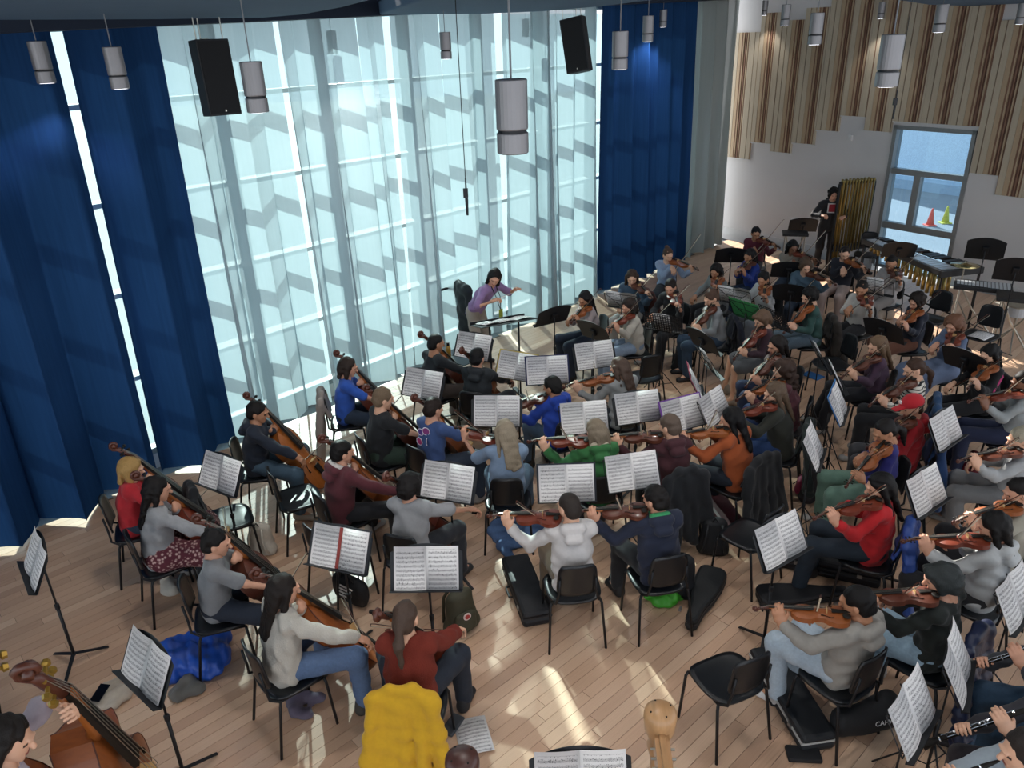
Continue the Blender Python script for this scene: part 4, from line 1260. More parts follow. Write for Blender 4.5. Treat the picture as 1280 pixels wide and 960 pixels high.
# tag, head pixel, heading, instrument, scale, hair, top, sleeve, bottom, skin, extras
B_ = dict
PEOPLE = [
 ('red', 'the cellist in red by the blue curtain', 'person in a red sweater seated with a cello beside the blue curtain', (164, 585), 68, 'c', .88, ('bob', 'a5834f'), ('sweater', 'b0202a'), 1.88, ('jeans', '2a3648'), 'pale', B_()),
 ('flor', 'the cellist in the floral skirt', 'person in a light grey sweater and floral skirt playing cello', (196, 610), 55, 'c', 1.0, ('long', '120e0d'), ('sweater', '8f9092'), 1.85, ('skirt', '8c3f45'), 'light', B_(botk='floral', build=1.0)),
 ('gtee', 'the cellist in the plain grey T-shirt', 'person in a plain grey T-shirt playing cello at the left', (270, 677), 72, 'c', .93, ('short', '141110'), ('tee', '77797c'), .75, ('jeans', '1d2533'), 'light', B_()),
 ('wswe', 'the cellist in the white sweater', 'person in a fluffy white sweater and jeans playing cello, back to the camera', (354, 736), 50, 'c', .98, ('long', '1c1512'), ('knit', 'b9b4aa'), 1.85, ('jeans', '52688a'), 'light', B_(shoe='3a3833', rfoot=.05)),
 ('rust', 'the cellist in the rust sweater', 'person in a rust red sweater playing cello, back to the camera', (507, 770), 4, 'c', .98, ('lowpony', '4a3b32'), ('knit', '6e2415'), 1.8, ('jeans', '1e2531'), 'pale', B_()),
 ('navc', 'the cellist in the navy hoodie', 'person in a navy hoodie and jeans playing an orange cello near the sheers', (322, 514), 84, 'c', .97, ('short', '15110f'), ('hoodie', '1a2230'), 1.88, ('jeans', '3f5566'), 'tan', B_(vi=3, shoe='b8b0a2')),
 ('marc', 'the cellist in the maroon hoodie', 'person in a maroon hoodie with white lining playing cello', (428, 564), 52, 'c', .97, ('short', '110e0d'), ('hoodie', '54222a'), 1.86, ('trousers', '1c1d22'), 'light', B_(lining='c4beb8')),
 ('gshi', 'the cellist in the pale grey shirt', 'person in a pale grey shirt playing cello behind a wide music stand', (512, 606), 18, 'c', .95, ('mop', '151110'), ('shirt', '8e8f91'), .9, ('trousers', '23252b'), 'light', B_()),
 ('btee', 'the cellist in the black T-shirt', 'person in a loose black T-shirt and green trousers playing cello', (479, 497), 60, 'c', 1.02, ('short', '6d5b48'), ('tee', '13161a'), .8, ('trousers', '26392f'), 'pale', B_(build=1.02)),
 ('prin', 'the cellist in the printed blue T-shirt', 'person in a slate blue T-shirt with circle print on the back playing cello', (542, 509), 42, 'c', .98, ('short', '241a15'), ('tee', '39507f'), .75, ('jeans', '2c3747'), 'light', B_()),
 ('bblu', 'the cellist in the bright blue shirt', 'person in a bright blue shirt playing cello right by the sheers', (435, 458), 80, 'c', .97, ('bob', '2e231d'), ('tee', '2a56b0'), .85, ('jeans', '233142'), 'light', B_()),
 ('bshi', 'the cellist in the black long-sleeved shirt', 'person in a black long-sleeved shirt playing cello left of the conductor', (545, 428), 52, 'c', 1.0, ('crop', '12100f'), ('shirt', '161b20'), 1.85, ('trousers', '3a322e'), 'tan', B_(build=1.0)),
 ('camo', 'the cellist in the dark patterned jacket', 'person in a dark patterned hooded jacket playing cello in front of the conductor', (597, 446), 18, 'c', .97, ('short', '0f0d0d'), ('hoodie', '22272b'), 1.85, ('trousers', '26282c'), 'light', B_(topk='camo')),
 ('lblu', 'the violist in the loose light blue shirt', 'person in a loose light blue shirt seated with a viola, back to the camera', (631, 538), 2, 'v', 1.0, ('long', '8c7f6c'), ('tee', '7e93ad'), .95, ('jeans', '53687c'), 'light', B_(bt=.3, shoe='54402f')),
 ('rblu', 'the violinist in the royal blue hoodie', 'person in a royal blue hoodie playing violin, back to the camera', (690, 482), -6, 'v', .93, ('short', '14110f'), ('hoodie', '1c3f9e'), 1.86, ('jeans', '46586a'), 'tan', B_(va=62)),
 ('gcar', 'the violinist in the pale grey cardigan', 'person in a pale grey cardigan playing violin, back to the camera', (774, 458), -6, 'v', .98, ('long', '55443a'), ('knit', '9c9e9d'), 1.86, ('trousers', '1b2030'), 'pale', B_(va=66)),
 ('gree', 'the violinist in the green hoodie', 'person in a green hoodie with cream hood playing violin', (745, 538), -10, 'v', .97, ('bob', '7a6d5c'), ('hoodie', '2f6b3a'), 1.86, ('trousers', '3a6f68'), 'pale', B_(va=62, lining='b3a894')),
 ('marv', 'the violinist in the maroon hoodie', 'person in a dark maroon hoodie playing violin with a black jacket behind', (837, 531), -14, 'v', 1.0, ('short', '5a4c42'), ('hoodie', '3d1820'), 1.86, ('trousers', '202226'), 'pale', B_(va=60)),
 ('oran', 'the violinist in the orange sweater', 'person in a burnt orange sweater playing violin, long dark hair down the back', (915, 522), -34, 'v', 1.0, ('long', '0d0b0c'), ('sweater', '9a4a20'), 1.86, ('jeans', '1e2530'), 'light', B_(va=48)),
 ('whit', 'the violinist in the white hoodie', 'person in a white hoodie playing violin in the front row, back to the camera', (711, 632), -4, 'v', 1.0, ('crop', '2e2723'), ('hoodie', 'c3bfbd'), 1.86, ('trousers', '6a5a48'), 'pale', B_(va=66, bt=.2)),
 ('navg', 'the violinist in the navy hoodie with green collar', 'person in a navy hoodie with green collar playing violin, back to the camera', (819, 622), -12, 'v', 1.0, ('short', '14100f'), ('hoodie', '161e33'), 1.86, ('trousers', '16181d'), 'light', B_(va=62, bt=.2, lining='2f8a55')),
 ('pink', 'the violinist in the pink and grey jacket', 'person in a pink and grey jacket and jeans playing violin right of the conductor', (731, 373), -128, 'v', .97, ('long', '120f10'), ('jacket', 'a59a9b'), 1.86, ('jeans', '1f2b3c'), 'tan', B_(bt=.3)),
 ('crea', 'the violinist in the cream jacket', 'person in a cream jacket and pale jeans playing violin', (786, 382), -118, 'v', .97, ('bob', '2a211d'), ('jacket', 'b3ada1'), 1.86, ('jeans', '8ea1b8'), 'light', B_(bt=.35)),
 ('deni', 'the violinist in the denim jacket', 'person in a denim jacket and white trousers playing violin near the blue curtain', (790, 346), -165, 'v', 1.0, ('long', '3a2b22'), ('jacket', '3c5166'), 1.86, ('trousers', 'a9a6a2'), 'pale', B_(topk='denim')),
 ('pblu', 'the violinist in the pale blue shirt', 'person in a pale blue shirt playing violin in front of the blue curtain', (835, 318), 178, 'v', .97, ('bun', '4b382d'), ('shirt', '8ea0bd'), 1.86, ('trousers', '23262e'), 'pale', B_(bt=.2)),
 ('blak', 'the violinist dressed all in black', 'person dressed all in black playing violin beside the perforated stand', (838, 358), -150, 'v', 1.0, ('short', '1d1714'), ('sweater', '12141a'), 1.86, ('trousers', '14151a'), 'light', B_(bt=.5)),
 ('gpul', 'the violinist in the grey pullover and jeans', 'person in a grey pullover and jeans playing violin seen in profile', (889, 371), -115, 'v', 1.03, ('short', '4a362b'), ('sweater', '83878a'), 1.86, ('jeans', '2e4257'), 'pale', B_(pitch=26, ve=-22)),
 ('gfol', 'the violinist behind the green folder', 'person in a grey cardigan playing violin behind the green folder', (895, 338), -135, 'v', .97, ('bob', '14100f'), ('knit', '7f8485'), 1.86, ('trousers', '25272c'), 'tan', B_(bt=.5)),
 ('burg', 'the violinist in burgundy at the very back', 'person in a burgundy sweater playing violin at the very back by the wall', (945, 291), -165, 'v', .97, ('short', '120f10'), ('sweater', '5c1a2b'), 1.86, ('trousers', '1f2126'), 'tan', B_(bt=.3)),
 ('bjac', 'the violinist in the blue jacket', 'person in a bright blue jacket playing violin near the back wall', (937, 319), -118, 'v', .97, ('long', '161213'), ('jacket', '1b378a'), 1.86, ('jeans', '2a3850'), 'tan', B_()),
 ('wsti', 'the violinist in the white shirt', 'person in a loose white shirt playing violin above the perforated stand', (954, 348), -132, 'v', .98, ('short', '151211'), ('shirt', 'b9bcbd'), 1.6, ('trousers', '6b7077'), 'tan', B_(bt=.5)),
 ('beig', 'the violinist in the beige top', 'person in a beige top and jeans playing violin below the chimes', (991, 308), -168, 'v', .97, ('long', '0f0d0d'), ('sweater', '8f867a'), 1.86, ('jeans', '293748'), 'brown', B_(bt=.25)),
 ('sblu', 'the violinist in the steel blue shirt', 'person in a steel blue shirt playing violin, curly hair, below the chimes', (1007, 332), -150, 'v', .97, ('curly', '4d3d30'), ('shirt', '4c6476'), 1.86, ('jeans', '2a3646'), 'pale', B_()),
 ('pcar', 'the violinist in pink with dark cardigan', 'person in pink with a dark cardigan and pale trousers playing violin', (1056, 316), -160, 'v', .97, ('lowpony', '1e1816'), ('jacket', '20222c'), 1.86, ('trousers', 'b39f97'), 'pale', B_()),
 ('wtee', 'the violinist in the white T-shirt', 'person in a white T-shirt and black trousers playing violin', (1077, 360), -142, 'v', .97, ('pony', '191412'), ('tee', 'bcb8b2'), .95, ('trousers', '131419'), 'tan', B_(bt=.3, shoe='b9b4ac')),
 ('lgry', 'the violinist with glasses in light grey', 'person in a light grey top and glasses playing violin before the glazed door', (1114, 328), -142, 'v', .97, ('lowpony', '14110f'), ('sweater', 'a09c9a'), 1.86, ('trousers', '77726e'), 'tan', B_(glasses=1, bt=.3)),
 ('dgre', 'the violinist in the dark green sweater', 'person in a dark green sweater and jeans playing violin', (1012, 369), -108, 'v', 1.02, ('curly', '0f0d0d'), ('sweater', '2a4a45'), 1.86, ('jeans', '5a6b78'), 'pale', B_(ve=-18, pitch=20)),
 ('shor', 'the violinist in grey shorts', 'person in a maroon top and grey shorts playing violin', (953, 398), -106, 'v', .97, ('mop', '5f4a3a'), ('sweater', '36202a'), 1.86, ('shorts', '5e6164'), 'pale', B_(ve=-18, pitch=24, shoe='8f8476')),
 ('bbes', 'the violinist in black beside the grey shorts', 'person in black playing violin behind the curly-haired player in wine red', (971, 430), -106, 'v', .97, ('long', '1b1513'), ('sweater', '191b22'), 1.86, ('jeans', '22304c'), 'light', B_(ve=-15)),
 ('wine', 'the violinist in the wine red top', 'person in a wine red top and blue jeans, curly hair, playing violin', (979, 462), -92, 'v', .97, ('curly', '3a2a22'), ('sweater', '54272f'), 1.86, ('jeans', '2b3f66'), 'pale', B_(curl_long=1, ve=-12)),
 ('oliv', 'the violinist in the olive jacket', 'person in an olive jacket playing violin, long light brown hair', (969, 490), -76, 'v', 1.0, ('long', '5d4c3d'), ('jacket', '2f3029'), 1.86, ('jeans', '25406f'), 'pale', B_()),
 ('plum', 'the violinist in the plum sweater', 'person in a plum sweater playing violin behind two music pages', (1097, 431), -98, 'v', .98, ('long', '69533f'), ('sweater', '4b3448'), 1.86, ('trousers', '191b22'), 'pale', B_(ve=-10)),
 ('nrus', 'the violinist in the navy sweater', 'person in a navy sweater with curly dark hair playing violin behind the black stand', (1146, 376), -118, 'v', .98, ('curly', '1d1512'), ('sweater', '141b2b'), 1.86, ('trousers', '5b3524'), 'light', B_()),
 ('dres', 'the violinist in the blue-grey dress', 'person in a blue-grey dress with long curls playing violin', (1192, 405), -120, 'v', 1.0, ('curly', '6b4a38'), ('dress', '5b6a86'), .8, ('skirt', '5b6a86'), 'light', B_(curl_long=1)),
 ('stri', 'the violinist in the striped sweater', 'person in a cream sweater with dark stripes playing violin', (1143, 460), -84, 'v', 1.0, ('lowpony', '3d2a20'), ('sweater', 'd8d2c6'), 1.86, ('trousers', '15171c'), 'pale', B_(topk='stripe', ve=-8)),
 ('pstr', 'the violinist with pink sleeve stripes', 'person in a black jacket with pink sleeve stripes playing violin', (1237, 442), -112, 'v', 1.0, ('long', '0e0c0c'), ('jacket', '141317'), 1.86, ('trousers', '17181d'), 'pale', B_(bt=.5)),
 ('gred', 'the violinist in pale grey at the right edge', 'person in a pale grey sweater and navy trousers playing violin at the right edge', (1279, 476), -88, 'v', 1.0, ('bun', '120e0d'), ('sweater', '8c9191'), 1.8, ('trousers', '1b2440'), 'brown', B_(va=40)),
 ('rcap', 'the violinist in the red cap', 'person in a red cap and red hoodie playing violin', (1140, 507), -96, 'v', .97, ('cap', '3a2a20'), ('hoodie', '98161f'), 1.86, ('trousers', '3a3b3f'), 'light', B_(ve=-14)),
 ('bgre', 'the violinist in blue with green trousers', 'person in a deep blue sweater and sage green trousers playing violin', (1106, 537), -100, 'v', .98, ('lowpony', '151110'), ('sweater', '22236b'), 1.86, ('trousers', '5c7a6c'), 'tan', B_(ve=-26, pitch=26)),
 ('bred', 'the violinist in the bright red sweater', 'person in a bright red sweater and dark jeans playing violin beside a blue puffer jacket', (1100, 606), -72, 'v', 1.0, ('long', '0c0a0b'), ('sweater', 'b3161d'), 1.86, ('jeans', '182430'), 'light', B_(va=44)),
 ('armb', 'the violinist in grey with navy sleeve patch', 'person in a pale grey top and grey trousers playing violin at the right edge', (1276, 547), -84, 'v', .95, ('short', '9a927f'), ('sweater', 'a1a3a4'), 1.86, ('trousers', '6f7071'), 'pale', B_(va=30)),
 ('crem', 'the violinist in the cream sweater', 'person in a cream sweater playing violin at the right edge', (1273, 613), -80, 'v', .97, ('short', '14100f'), ('sweater', '9f9a8c'), 1.86, ('trousers', '15161b'), 'light', B_(va=30)),
 ('owhi', 'the violinist in the off-white hoodie', 'person in an off-white hoodie with long dark hair playing violin at the right', (1242, 656), -66, 'v', 1.0, ('long', '110e0d'), ('hoodie', 'aeb0b0'), 1.86, ('trousers', '17181c'), 'light', B_(va=36)),
 ('bgsw', 'the violinist in the black-green sweater', 'person in a black-green sweater and pale ripped jeans playing violin', (1178, 723), -62, 'v', 1.0, ('mop', '2b2f2f'), ('sweater', '131a17'), 1.86, ('jeans', '8fa9bb'), 'light', B_(va=36)),
 ('bhoo', 'the violinist in the beige hoodie', 'person in a beige grey hoodie and pale trousers playing violin above the black cases', (1072, 751), -58, 'v', .97, ('short', '0e0c0c'), ('hoodie', '8f8b84'), 1.86, ('jeans', 'a3b1bd'), 'tan', B_(va=40, shoe='cfcfcf', lean=-.10)),
]
PD = {}
HELD = {}
NEW = {'stri':(-62,48,-20),'plum':(-70,48,-15),'oliv':(-62,50,None),'oran':(-40,55,None),'bred':(-58,48,None),'bgre':(-80,42,-28),'bbes':(-82,42,-28),'shor':(-82,40,-32),'dgre':(-85,38,-30),'gpul':(-92,40,-28),'armb':(-58,40,None),'crem':(-62,42,None),'owhi':(-40,42,None),'bgsw':(-42,42,None),'bhoo':(-32,42,None),'whit':(-6,72,None),'navg':(-12,72,None),'gree':(-10,70,None),'marv':(-14,70,None),'rblu':(-28,70,-14),'gcar':(-22,72,-10),'nrus':(-90,42,-12),'pstr':(-88,42,-10),'wine':(-65,45,-12),'rcap':(-70,45,-18),'gred':(-60,38,None),'dres':(-100,45,None),'wtee':(-118,45,None),'lgry':(-118,45,None),'pcar':(-140,50,None),'beig':(-152,50,None),'burg':(-150,50,None),'bjac':(-100,45,None),'wsti':(-112,48,None),'gfol':(-112,48,None),'blak':(-128,48,None),'crea':(-98,45,None),'pink':(-108,45,None),'deni':(-145,50,None),'pblu':(-165,50,None)}      # heading, violin angle, violin elevation read off the photograph
for n_, (key, tg, lab, px, az, ins, S, hair, top, slv, bot, skin, ex) in enumerate(PEOPLE):
    S *= .905
    P = dict(S=S, hair=hair, top=top, sleeve=slv, bot=bot, skin=skin, seed=100 + n_)
    ex = dict(ex); vi = ex.pop('vi', (n_ * 7 + 3) % 3); P.update(ex)
    if key in NEW:
        az, P['va'] = NEW[key][:2]
        if NEW[key][2] is not None: P['ve'] = NEW[key][2]
    if ins == 'v' and px[0] > 1050: P.setdefault('lean', -.04)
    rr = random.Random(n_)
    P.setdefault('shoe', rr.choice(['1d1d20', '1d1d20', '2b2b2e', '8f8d8a', 'b5b3b0']))
    if ins == 'v':
        P.setdefault('bt', rr.uniform(.2, .5)); P.setdefault('foot', rr.uniform(-.12, .08)); P.setdefault('rfoot', rr.uniform(-.08, .08)); P.setdefault('va', 50); P.setdefault('knees', rr.uniform(.10, .17)); P.setdefault('turn', min(30, P['va'] * .55))
    else:
        P.setdefault('bt', rr.uniform(.18, .5)); P.setdefault('foot', rr.uniform(-.05, .05))
    h = un(px[0], px[1], .46 + .75 * S)
    dist = math.hypot(h.x, h.y); P['lod'] = .85 if dist < 5.8 else 1.0 if dist < 8 else 1.2 if dist < 10.5 else 1.4
    J, im, bm = pose_violin(P) if ins == 'v' else pose_cello(P)
    W = Matrix.Rotation(rz(az), 4, 'Z'); off = W @ Vector((J['head'][0], J['head'][1], 0))
    W = Matrix.Translation((h.x - off.x, h.y - off.y, 0)) @ W
    b = build_person(J, P); b.matrix_world = W
    tag(b, lab, 'person', 'string players')
    PD[key] = (W, J, b, tg)
    if ins == 'v': inst(VIO, W @ im, ('wooden violin held by ' if key != 'lblu' else 'wooden viola held by ') + tg, 'violins', vi)
    else: inst(CEL, W @ im, 'wooden cello leaning against ' + tg, 'cellos', vi)
    inst(BOW if ins == 'v' else BOWC, W @ bm, 'bow in the hand of ' + tg, 'bows')
    inst(CHAIR, W @ Matrix.Translation((0, 0, 0)), 'black chair under ' + tg, 'black chairs')

# circle print on the blue T-shirt
W, J, b, tg = PD['prin']
shirt = [c for c in b.children if c.name.startswith('t_shirt')][0]
co = np.array([v.co[:] for v in shirt.data.vertices])
for (x, z, r, c_) in [(-.055, .90, .036, '5a3a8c'), (.02, .93, .040, '8a3a7c'), (-.04, .82, .040, 'b0306c'), (.055, .84, .034, '43306c')]:
    sel = co[(np.abs(co[:, 0] - x) < .03) & (np.abs(co[:, 2] - z) < .03) & (co[:, 1] < J['chest'][1])]
    y = sel[:, 1].min() - .003
    sx = float((sel[:, 1] * (sel[:, 0] - x)).sum() / max(((sel[:, 0] - x) ** 2).sum(), 1e-6))
    M_ = Matrix.Translation((x, y, z)) @ Matrix.Rotation(math.atan(sx), 4, 'Z') @ Matrix.Rotation(PI / 2, 4, 'X')
    p = MB().lathe([(r * .86, -.004), (r * .86, .001)], 18, M=M_).obj('print_dot', cloth_mat(c_), shirt)
    MB().tube([M_ @ Vector((r * math.cos(a), r * math.sin(a), 0)) for a in np.linspace(0, 2 * PI, 19)], .0045, 5).obj('print_ring', cloth_mat('d8cfe0'), shirt)
# pink sleeve stripes
W, J, b, tg = PD['pstr']
jk = [c for c in b.children if c.name.startswith('jacket')][0]
for k_ in (-1, 0, 1):
    A, E_ = J['shL'], J['elL']; d_ = nrm(E_ - A); sd_ = nrm(np.cross(d_, V3(0, 0, 1))); o_ = -sd_ if sd_[0] > 0 else sd_
    q_ = nrm(np.cross(d_, o_))
    MB().tube([A + d_ * t + (o_ * .062 + q_ * .018 * k_) * (1 - .15 * t / .27) for t in np.linspace(.0, .26, 6)], .0045, 5).obj('sleeve_stripe', cloth_mat('c03a78'), jk)

# ------------------------------------------------------------------ conductor
P = dict(S=.96, hair=('bob', '14100f'), top=('tee', '8a6f9a'), sleeve=.9, bot=('trousers', '9a9186'), skin='light', seed=7, lod=1.15, turn=-50, pitch=22, shoe='2a2624')
J = pose_stand(P, lean=.24, wl=(-.26, .47, 1.16), wr_=(.24, .44, 1.12), z=.88)
h = un(618, 347, float(J['head'][2])); az = 128
W = Matrix.Rotation(rz(az), 4, 'Z'); off = W @ Vector((J['head'][0], J['head'][1], 0)); W = Matrix.Translation((h.x - off.x, h.y - off.y, 0)) @ W
cb_ = build_person(J, P); cb_.matrix_world = W; tag(cb_, 'person in a lilac top and beige trousers conducting, leaning forward with a baton', 'person')
wr_ = J['wrR'] + J['handR'] * .08
bt = tag(MB().tube([W @ Vector(wr_), W @ Vector(wr_ + V3(-.30, .12, .05))], [.005, .0025], 6).obj('baton', mat('white_baton', 'd9d4c8', .5)), 'thin white baton in the conductor\'s hand', 'baton')
nb_ = J['neck']
ly = MB().tube([W @ Vector(p) for p in (nb_ + V3(-.05, .05, .02), nb_ + V3(-.04, .13, -.14), nb_ + V3(0, .16, -.32), nb_ + V3(.04, .13, -.14), nb_ + V3(.05, .05, .02))], .006, 5).obj('lanyard', cloth_mat('22202a'), None)
tag(ly, 'dark lanyard with a green card around the conductor\'s neck', 'lanyard')
MB().box((-.04, -.004, -.12), (.04, .004, 0), W @ Matrix.Translation(Vector(nb_ + V3(0, .165, -.31)))).obj('card', cloth_mat('9fae3a'), ly)
CONDW = W

# ------------------------------------------------------------------ percussionist
P = dict(S=.97, hair=('curly', '0f0d0d'), top=('hoodie', '17181d'), sleeve=1.86, bot=('trousers', '15161b'), skin='light', seed=77, lod=1.4, turn=0, pitch=14)
J = pose_stand(P, lean=.04, wl=(-.20, .28, 1.12), wr_=(.2, .28, 1.14))
h = un(1042, 243, float(J['head'][2])); W = Matrix.Rotation(rz(-170), 4, 'Z'); off = W @ Vector((J['head'][0], J['head'][1], 0)); W = Matrix.Translation((h.x - off.x, h.y - off.y, 0)) @ W
pb = build_person(J, P); pb.matrix_world = W; tag(pb, 'person in a black hoodie standing behind the chimes', 'person')
hd_ = [c for c in pb.children if c.name.startswith('hoodie')][0]
MB().box((-.09, .155, 1.16), (.09, .165, 1.34)).obj('chest_print', cloth_mat('b9b4b2'), hd_); MB().box((-.07, .165, 1.18), (.07, .168, 1.32)).obj('chest_print_inner', cloth_mat('8c1f2a'), hd_)

# ------------------------------------------------------------------ clarinets, bass
CLA = make_clarinet()
for key, tg, lab, px, az, hair, top, bot, skin, ex in [
    ('cla1', 'the clarinettist at the bottom right corner', 'person with a clarinet at the bottom right corner, dark hair with a pale band', (1281, 938), -84, ('long', '2a2320'), ('sweater', '8f9aa2'), ('trousers', '221b20'), 'pale', {}),
    ('cla2', 'the clarinettist in brown-black trousers', 'person in brown-black trousers holding a clarinet at the right edge', (1338, 868), -80, ('short', '231c18'), ('sweater', '2c2c33'), ('trousers', '221b20'), 'pale', dict(shoe='a9a7a5')),
    ('jea', 'the player in jeans at the right edge', 'person in jeans and black shoes seated at the right edge', (1352, 790), -76, ('short', '1c1613'), ('sweater', '33363c'), ('jeans', '2a4258'), 'light', {})]:
    P = dict(S=.98, hair=hair, top=top, sleeve=1.86, bot=bot, skin=skin, seed=len(key) + 40, lod=.9); P.update(ex)
    J, im = pose_clarinet(P)
    h = un(px[0], px[1], 1.19); W = Matrix.Rotation(rz(az), 4, 'Z'); off = W @ Vector((J['head'][0], J['head'][1], 0)); W = Matrix.Translation((h.x - off.x, h.y - off.y, 0)) @ W
    b = build_person(J, P); b.matrix_world = W; tag(b, lab, 'person', 'woodwind players')
    inst(CLA, W @ im, 'black clarinet with silver keys held by ' + tg, 'clarinets'); inst(CHAIR, W, 'black chair under ' + tg, 'black chairs')
    PD[key] = (W, J, b, tg)

P = dict(S=.98, hair=('long', '1b1613'), top=('tee', 'a59ca6'), sleeve=.85, bot=('jeans', '2a3040'), skin='pale', seed=90, lod=.9, turn=-20, pitch=20)
J = pose_stand(P, lean=.05, wl=(-.02, .36, 1.50), wr_=(.32, .42, .98), pl=(-1, .2, .1))
J['handL'] = nrm(V3(.6, .3, .5)); J['palmL'] = nrm(V3(.3, -.8, 0)); J['curlL'] = 1.1
h = un(10, 925, float(J['head'][2])); az = 58
W = Matrix.Rotation(rz(az), 4, 'Z'); off = W @ Vector((J['head'][0], J['head'][1], 0)); W = Matrix.Translation((h.x - off.x, h.y - off.y, 0)) @ W
b = build_person(J, P); b.matrix_world = W; tag(b, 'person playing a double bass at the bottom left corner', 'person')
T_, B2 = un(20, 850, 1.80), un(122, 958, .80)
d_ = np.array(T_ - B2); d_ = nrm(d_); pin = np.array(T_) - d_ * (T_.z / d_[2])
n__ = np.array([math.sin(math.radians(75)), math.cos(math.radians(75)), .25])
inst(BAS, basis(pin + d_ * .12, d_, n__), 'reddish double bass at the bottom left with a gold tuning head', 'double basses', 0)
GOLD = mat('gold_tuning_gear', 'a8863c', .35, .7)
for ch in BAS.children:
    if ch.name.startswith('peg'): obj_mat(ch, GOLD); ch.scale = (.72, 1, 1)
# second bass behind: only its scroll and neck reach into the picture
q = copy_tree(BAS); q['label'] = 'dark double bass scroll cut by the left picture edge'; q['group'] = 'double basses'
sc0 = un(2, 822, 1.82); q.matrix_world = basis(sc0 + Vector((-.35, -.15, 0)) - Vector((0, 0, 1.72)), (.18, .06, 1), (-.6, .75, .0))
# ------------------------------------------------------------------ music stands with scores
# desk pixel, heading of the reader, stand kind, score ('2' open, '1' single, '' none), folder colour, label ending
SD = [
 ((46, 697), 52, 'solid', 2, None, 'at the far left, empty floor around it'), ((184, 829), 40, 'solid', 2, None, 'at the lower left beside the blue jacket'),
 ((276, 590), 32, 'solid', 2, None, 'before the cellist in the floral skirt'), ((425, 684), 20, 'solid', 2, '2a2c31', 'above the cellist in the white sweater'),
 ((533, 709), 2, 'solid', 2, None, 'before the cellist in the rust sweater'), ((560, 601), 20, 'solid', 2, None, 'before the cellist in the pale grey shirt'),
 ((621, 513), 5, 'solid', 2, None, 'before the violist in the light blue shirt'), ((529, 479), 26, 'solid', 2, None, 'behind the printed blue T-shirt cellist'),
 ((592, 432), 28, 'solid', 2, None, 'before the cellist in the dark patterned jacket'), ((646, 457), 28, 'solid', 2, 'b9a25a', 'just below the conductor stand'),
 ((684, 462), -3, 'wire', 2, '20264a', 'before the violinist in the royal blue hoodie'), ((743, 443), -14, 'solid', 2, None, 'before the violinist in the pale grey cardigan'),
 ((730, 521), -6, 'wire', 2, None, 'before the violinist in the green hoodie'), ((797, 508), -12, 'solid', 2, None, 'before the violinist in the maroon hoodie'),
 ((853, 516), -24, 'wire', 2, '6b3f8c', 'left of the orange sweater violinist'), ((892, 507), -48, 'wire', 2, None, 'right before the orange sweater violinist'),
 ((868, 478), -82, 'wire', 2, 'b03a5a', 'before the wine red top violinist, seen edge on'), ((884, 452), -98, 'wire', 1, None, 'before the violinist in grey shorts'),
 ((708, 603), 0, 'wire', 2, '23262e', 'before the violinist in the white hoodie'), ((790, 588), -12, 'wire', 2, None, 'before the violinist with the green collar'),
 ((1015, 556), -62, 'wire', 2, None, 'before the violinist in blue with green trousers'), ((1046, 503), -60, 'wire', 2, '2a6fae', 'with a bright blue folder'),
 ((1043, 468), -80, 'wire', 1, None, 'before the plum sweater violinist, seen edge on'), ((1024, 444), -84, 'wire', 1, None, 'left of the plum sweater violinist'),
 ((1181, 534), -38, 'solid', 2, None, 'right of the red cap violinist'), ((1157, 611), -36, 'solid', 2, None, 'before the off-white hoodie violinist'),
 ((975, 673), -34, 'solid', 2, None, 'beside the empty chair and the maroon case'), ((1138, 886), -46, 'wire', 2, None, 'nearest the bottom right corner'),
 ((1194, 826), -56, 'wire', 2, None, 'second from the bottom right corner'), ((1268, 744), -40, 'wire', 2, None, 'at the right edge beside the off-white hoodie'),
 ((726, 975), 0, 'solid', 2, None, 'cut by the bottom picture edge'),
 ((692, 394), 150, 'solid', 0, None, 'right of the conductor, turned away'), ((828, 404), -150, 'perforated', 1, None, 'with perforated desk before the player in black'),
 ((914, 319), -172, 'solid', 0, None, 'before the burgundy violinist at the back'), ((1004, 281), -168, 'solid', 2, None, 'beside the chimes'),
 ((1124, 312), -166, 'solid', 0, None, 'before the vibraphone, turned away'), ((1104, 412), -122, 'solid', 1, None, 'wide and black before the navy sweater violinist'),
 ((932, 388), -124, 'wire', 0, '1f7a3c', 'holding a green folder'), ((968, 398), -112, 'perforated', 0, None, 'with perforated desk before the dark green sweater'),
 ((777, 376), -150, 'wire', 2, None, 'before the violinist in the denim jacket'), ((1232, 311), -150, 'solid', 0, None, 'tall one left in the percussion corner'),
 ((1270, 337), -150, 'solid', 0, None, 'tall one at the right edge of the percussion corner'), ((989, 366), -150, 'solid', 0, None, 'before the steel blue shirt violinist'),
 ((986, 337), -165, 'solid', 0, None, 'before the beige top violinist'), ((1094, 358), -140, 'wire', 1, None, 'before the violinist with glasses'),
 ((918, 370), -140, 'wire', 2, None, 'before the violinist in the blue jacket'), ((1206, 450), -118, 'solid', 1, None, 'before the pink stripe violinist'),
 ((742, 414), -130, 'solid', 1, None, 'before the pink and grey jacket violinist'), ((878, 425), -115, 'solid', 1, None, 'before the grey pullover violinist')]
